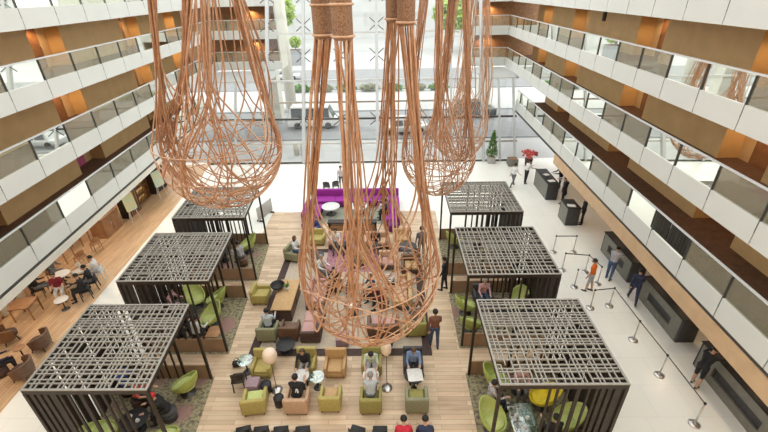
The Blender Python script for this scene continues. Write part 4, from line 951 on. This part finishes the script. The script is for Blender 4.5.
for z in (.05, .55, 1.05, 1.55): m = MB(); m.box(-.2, .2, -.8, .8, z, z+.04); m.build('shelf', 'wood_brown', t)
for y in (-.8, .77): m = MB(); m.box(-.2, .2, y, y+.03, 0, 1.6); m.build('side_panel', 'wood_brown', t)
sh = ['lowest', 'second', 'third', 'top']
for r, z in enumerate((.091, .591, 1.091, 1.591)):
    for k in range(7):
        m = MB(); m.lathe([(0,0),(.05,0),(.05,.17),(.018,.23),(.018,.29),(0,.29)], 10); tag(m.build('bottle', 'bottle_amber', None, V(-16.4+.05*(k % 2), 23.4+.21*k, z)), 'amber bottle on the %s shelf of the bar shelf' % sh[r], 'bottle', 'amber bottles on the %s bar shelf' % sh[r])
def tall_table(label, loc, rz): return box_table(label, loc, rz, .7, .7, 1.05, 'wood_mid', 'wood_mid')
tall_table('tall wooden table on the terrace, farther one', at(82, 244), .0); tall_table('tall wooden table on the terrace, nearer one', at(66, 261), 0.)
for k, (px, py, rz) in enumerate(((98, 250, 1.), (83, 264, 1.2), (49, 269, .6))): wood_chair('brown wooden chair by the tall tables, %s' % ('farthest', 'middle', 'nearest')[k], at(px, py), rz, 'wood_mid')
round_table('small white round table among the terrace guests', at(67, 286), .36, .72, 'white_paint'); round_table('white round table nearest the deck edge', at(66, 309), .28, .55, 'white_paint'); box_table('square wooden cafe table left of the guests', at(30, 316), .2, .8, .8, .72, 'wood_mid', 'wood_mid')
tp = [(64, 297, -2.6, 'cl_maroon', 'cl_white', 'hair_black', 'guest in maroon top and white trousers on the terrace'), (41, 297, -.9, 'cl_black', 'cl_grey', 'hair_black', 'guest in black seated left of the maroon guest'), (88, 298, 2.2, 'cl_black', 'cl_black', 'hair_black', 'guest in black on the terrace, nearest the white floor'),
      (95, 289, 2.0, 'cl_black', 'cl_grey', 'hair_black', 'guest in black between the pale chair and the nearest guest'), (101, 279, 1.9, 'cl_white', 'cl_ltgrey', 'hair_black', 'guest in white with black hair at the deck edge'), (57, 280, -1.6, 'cl_grey', 'cl_grey', 'hair_grey', 'guest in grey beside the tall tables')]
for i, (px, py, rz, a, b, hr, lb) in enumerate(tp): wood_chair('cafe chair under the %s' % lb.split(' on the')[0], at(px, py), rz, ('wood_mid', 'dark_wood', 'black', 'black', 'white_paint', 'wood_mid')[i], hb=.8); seat_p(lb, at(px, py), rz, top=a, bottom=b, hair=hr, hipz=.59, long_sleeve=i != 0)
wood_chair('pale empty chair on the terrace among the guests', at(81, 279), 2.6, 'white_paint')
for k, (px, py, rz, c) in enumerate(((43, 348, 1.7, 'brown_leather'), (26, 377, 1.7, 'brown_leather'), (11, 341, -.5, 'wood_brown'))):
    t = thing('tub_chair', 'brown tub chair on the terrace, %s' % ('right one of the group', 'nearest to the bottom edge', 'left one behind')[k], 'chair', at(px, py), rz, 'brown tub chairs'); m = MB(); N = 16
    for i in range(N):
        a0, a1 = -1.9+3.8*i/N, -1.9+3.8*(i+1)/N; P = lambda a, r, z: (r*math.sin(a), -r*math.cos(a), z); zz = lambda a: .80-.16*(abs(a)/1.9)**2
        m.hexa([P(a0,.30,.22), P(a1,.30,.22), P(a1,.36,.22), P(a0,.36,.22), P(a0,.35,zz(a0)), P(a1,.35,zz(a1)), P(a1,.41,zz(a1)), P(a0,.41,zz(a0))])
    m.build('backrest', c, t); m = MB(); m.lathe([(0,.26),(.29,.26),(.30,.42),(.26,.45),(0,.45)], 20, 0, .03); m.build('seat', 'choc', t)
    for a in (.7, 2.3, 3.9, 5.5): m = MB(); m.bar((.26*math.cos(a), .26*math.sin(a), .26), (.34*math.cos(a), .34*math.sin(a), 0), .03); m.build('leg', 'dark_wood', t)
round_table('small round table among the brown tub chairs', at(25, 358), .2, .55, 'wood_mid', 'dark_wood'); seat_p('guest in dark blue seated at the left edge of the terrace', at(3, 375), -.8, top='cl_navy', bottom='cl_black'); pouf('dark stool under the guest at the left edge', at(3, 375), .24, .42, 'choc')
# upright slatted screen of pale and brown boards at the terrace wall
t = thing('room_divider', 'slatted divider of pale boards at the back of the terrace', 'divider', V(-16.5, 12.9))
for k in range(11): m = MB(); m.box(-.04, .04, -2.3+.42*k, -2.05+.42*k, .06, 2.5); m.build('board', ('column_beige', 'tan_pink')[k % 2], t)
for z in (.02, 2.45): m = MB(); m.box(-.07, -.03, -2.4, 2.4, z, z+.09); m.build('rail', 'wood_brown', t)
# ---------------------------------------------------------------- entrance, inside the glass
def planter(label, loc, w, h, col, tree=None):
    t = thing('planter', label, 'planter', loc, 0); m = MB(); m.rbox(-w/2, w/2, -w/2, w/2, 0, h, .02, 1); m.build('pot', col, t)
    m = MB(); m.box(-w/2+.04, w/2-.04, -w/2+.04, w/2-.04, h-.01, h+.01); m.build('soil', 'wood_brown', t)
    if tree:
        m = MB(); rr = random.Random(3)
        for k in range(420):
            z = rr.random()**1.3; r = tree[0]*(1-z)*(.75+.35*rr.random())+.02; a = rr.random()*6.283; p = V(r*math.cos(a), r*math.sin(a), h+.1+z*tree[1]); d = V(math.cos(a), math.sin(a), .9)*.12
            m.bar(p-d*.4, p+d*.6, .06, .012)
        m.build('foliage', 'leaf', t); m = MB(); m.cyl(0, 0, h, h+.5*tree[1], .04, 8); m.build('trunk', 'trunk', t)
planter('conical green tree in a pale pot just inside the glass', at(490, 161)+V(0, -.3), .55, .5, 'concrete', (.42, 1.9)); planter('grey planter box by the facade, right of the conical tree', at(512, 165), .7, .55, 'desk_grey')
for k, px in enumerate((296, 303)):
    t = thing('litter_bin', 'grey steel bin outside the glass, %s one of a pair' % ('left', 'right')[k], 'bin', at(px, 156)+V(0, .4), 0, 'steel bins'); m = MB(); m.rbox(-.2, .2, -.2, .2, 0, .85, .02, 1); m.build('body', 'column_beige', t); m = MB(); m.rbox(-.15, .15, -.15, .15, .85, .92, .02, 1); m.build('lid', 'charcoal', t)
t = thing('flower_stand', 'red and dark flower display beside the entrance desk', 'flowers', at(528, 165)); m = MB(); m.lathe([(0,0),(.25,0),(.3,.55),(0,.55)], 16); m.build('vase', 'choc', t); m = MB(); rr = random.Random(5)
for k in range(60): a = rr.random()*6.28; r = .55*rr.random(); m.ball((r*math.cos(a), r*math.sin(a), .75+.35*rr.random()), .09, n=6)
m.build('blooms', 'cl_coral', t)
t = thing('room_divider', 'low pale grey screen standing behind the farthest left pavilion', 'divider', at(266, 217), 1.25)
m = MB(); m.rbox(-.75, .75, -.03, .03, .10, .95, .015, 1); m.build('panel', 'concrete', t)
for x in (-.6, .6): m = MB(); m.box(x-.03, x+.03, -.2, .2, 0, .10); m.build('foot', 'steel_dark', t)

# ---------------------------------------------------------------- street outside
m = MB(); m.box(-120, 120, 31, 300, -.35, -.02); lab(struct('floor_street', m, 'pave'), 'pale paved forecourt and street outside')
m = MB(); m.box(-60, 60, 36.5, 46, -.02, -.012); lab(struct('floor_driveway', m, 'asphalt'), 'grey driveway outside the glass')
m = MB(); m.box(-60, 60, 58, 74, -.02, -.012); lab(struct('floor_road', m, 'asphalt'), 'grey road beyond the forecourt')
for k, y in enumerate((36.2, 46.1, 57.6)): m = MB(); m.box(-60, 60, y, y+.25, -.02, .10); lab(struct('trim_kerb', m, 'kerb'), 'dark kerb outside, %s' % ('nearest', 'middle', 'farthest')[k])
def vehicle(label, loc, rz, L, Wd, Hh, col, van):
    t = thing('van' if van else 'car', label, 'van' if van else 'car', loc, rz); r = .33
    m = MB(); zb = Hh*.55 if not van else Hh*.5
    m.rbox(-L/2, L/2, -Wd/2, Wd/2, .25, zb, .12); m.build('body', col, t)
    a, b = (-L*.34, L*.18) if not van else (-L*.48, L*.36); m = MB()
    m.hexa([(a, -Wd*.46, zb-.02), (b+.3, -Wd*.46, zb-.02), (b+.3, Wd*.46, zb-.02), (a, Wd*.46, zb-.02), (a+.25, -Wd*.40, Hh), (b-.25, -Wd*.40, Hh), (b-.25, Wd*.40, Hh), (a+.25, Wd*.40, Hh)]); cab = m.build('cabin', col, t)
    g = MB(); e = .012
    for s in (-1, 1):
        n = 3 if van else 2
        for k in range(n):
            u0 = a+.3+(b-a-.3)*k/n; u1 = a+.3+(b-a-.3)*(k+1)/n-.1; y0 = s*(Wd*.455+e-.01); y1 = s*(Wd*.415+e)
            q = [(u0, y0, zb+.06), (u1, y0, zb+.06), (u1-.03, y1, Hh-.12), (u0+.03, y1, Hh-.12)]; g.hexa([(x, y-s*.02, z) for x, y, z in q]+[(x, y, z) for x, y, z in q])
    g.hexa([(b+.27, -Wd*.4, zb+.03), (b+.31, -Wd*.4, zb+.03), (b+.31, Wd*.4, zb+.03), (b+.27, Wd*.4, zb+.03), (b-.2, -Wd*.36, Hh-.08), (b-.16, -Wd*.36, Hh-.08), (b-.16, Wd*.36, Hh-.08), (b-.2, Wd*.36, Hh-.08)]); g.build('window', 'car_glass', cab)
    for sx in (-1, 1):
        for sy in (-1, 1):
            w_ = MB(); tt = bmesh.new(); bmesh.ops.create_cone(tt, cap_ends=True, segments=20, radius1=r, radius2=r, depth=.2); w_.merge(tt, False, Matrix.Translation((sx*L*.31, sy*(Wd/2-.09), r)) @ Matrix.Rotation(PI/2, 4, 'X')); w_.build('wheel', 'tyre', t)
    for s in (-1, 1): m = MB(); m.rbox(L/2-.03, L/2+.015, s*Wd*.36-.14, s*Wd*.36+.14, .55, .70, .01, 1); m.build('headlight', 'white_paint', t)
    return t
vehicle('white van with dark windows parked outside the glass', V(-7.6, 40.6, -.012), 0, 4.9, 1.9, 2.1, 'car_white', True); vehicle('silver car parked on the forecourt outside', V(1.4, 38.3, -.012), .12, 4.3, 1.8, 1.45, 'car_silver', False)
vehicle('dark estate car outside the right end of the glass', V(8.6, 43.4, -.012), .1, 4.8, 1.9, 1.7, 'car_dark', False); vehicle('pale car on the road beyond the forecourt', V(-16, 66, -.012), 0, 4.3, 1.8, 1.45, 'car_silver', False)
def column(label, x, y, r, h, sq=True):
    t = thing('column', label, 'column', V(x, y, -.02)); m = MB()
    if sq: m.box(-r, r, -r, r, .3, h)
    else: m.cyl(0, 0, .3, h, r, 24)
    m.build('shaft', 'column_beige', t); m = MB(); m.box(-r-.1, r+.1, -r-.1, r+.1, 0, .3); m.build('base', 'concrete', t)
column('beige square column outside, left of the van', -11.9, 42.6, .75, 6.5); column('tall pale column outside the left part of the glass', -11.2, 47, .6, 13.5, False); column('pale square column outside the right part of the glass', 10.6, 48, .7, 7)
def bush(name, label, cat, loc, rx, ry, rz_, n, seed, col, stem=0., group=None):
    rr = random.Random(seed); t = thing(name, label, cat, loc, 0, group); m = MB()
    for k in range(n):
        u = rr.uniform(-1, 1); a = rr.random()*6.283; q = math.sqrt(1-u*u); s = .72+.3*rr.random(); p = V(rx*q*math.cos(a)*s, ry*q*math.sin(a)*s, stem+rz_+rz_*u*s); d = V(rr.gauss(0,1), rr.gauss(0,1), rr.gauss(0,.6)).normalized(); e = d.orthogonal().normalized(); L = rr.uniform(.16, .34)*(rx+rz_)**.5
        v = [m.bm.verts.new(x) for x in (p-d*L, p+e*L*.5, p+d*L, p-e*L*.5)]; m.face(v)
    m.build('foliage', col, t); m = MB(); m.lathe([(0,0),(.12*max(.4, rx*.5),0),(.07*max(.4, rx*.5),stem+rz_),(0,stem+rz_)], 8); m.build('trunk', 'trunk', t)
    return t
t = thing('planter', 'long grey planter wall with a hedge, across the road at left', 'planter', V(-20.6, 80, -.02)); m = MB(); m.box(-4.5, 4.5, -.9, .9, 0, 2.6); m.build('wall', 'kerb', t); m = MB(); m.box(-4.4, 4.4, -.8, .8, 2.55, 2.65); m.build('soil', 'wood_brown', t)
for k in range(4): bush('hedge_bush', 'bright green hedge bush in the planter across the road, %s' % ('leftmost', 'second', 'third', 'rightmost')[k], 'bush', V(-24.2+2.4*k, 80, 2.66), .95, .65, .9, 420, k, 'leaf_light', .3, 'hedge bushes across the road')
rr = random.Random(4)
nm = ['far left', 'left', 'left of centre', 'centre', 'right of centre', 'right', 'far right']
for k in range(7): bush('shrub', 'low grey-green shrub along the far forecourt edge, %s' % nm[k], 'bush', V(-12+3.1*k, 56.6, -.02), 1.3, .5, .45, 260, 20+k, ('leaf', 'grey_olive')[k % 2], 0, 'shrubs along the forecourt edge')
for k, (x, y, h, r, lb) in enumerate(((-25, 96, 9, 5, 'large green street tree seen through the left end of the glass'), (13, 92, 8, 4, 'green street tree behind the right pendants'), (21, 98, 9, 5, 'green street tree behind the far right gallery'))):
    bush('street_tree', lb, 'tree', V(x, y, -.02), r, r, r*.8, 1500, 40+k, 'leaf_light', h-r*.9)
m = MB(); m.box(-90, 90, 125, 130, 0, 30); t = m.build('building', 'building_pale'); tag(t, 'long pale building across the street', 'building')
for k in range(16):
    for z in (3, 9): m = MB(); m.box(-84+11*k, -78+11*k, 124.95, 125.02, z, z+3.4); m.build('window', 'concrete', t)

# ---------------------------------------------------------------- light
w = bpy.data.worlds.new('world'); bpy.context.scene.world = w; w.use_nodes = True; nt = w.node_tree
bg = nt.nodes['Background']; sky = nt.nodes.new('ShaderNodeTexSky'); sky.sky_type = 'HOSEK_WILKIE'; sky.turbidity = 8; sky.ground_albedo = .6
sky.sun_direction = (.2, .3, .93)
mx = nt.nodes.new('ShaderNodeMixRGB'); mx.inputs['Fac'].default_value = .8; mx.inputs['Color2'].default_value = (.985, 1.0, .96, 1)
nt.links.new(sky.outputs['Color'], mx.inputs['Color1']); nt.links.new(mx.outputs['Color'], bg.inputs['Color']); bg.inputs['Strength'].default_value = 1.0
s = bpy.context.scene; s.view_settings.view_transform = 'Standard'; s.view_settings.look = 'None'; s.view_settings.gamma = 1; s.view_settings.use_curve_mapping = False
s.view_settings.exposure = 1.5
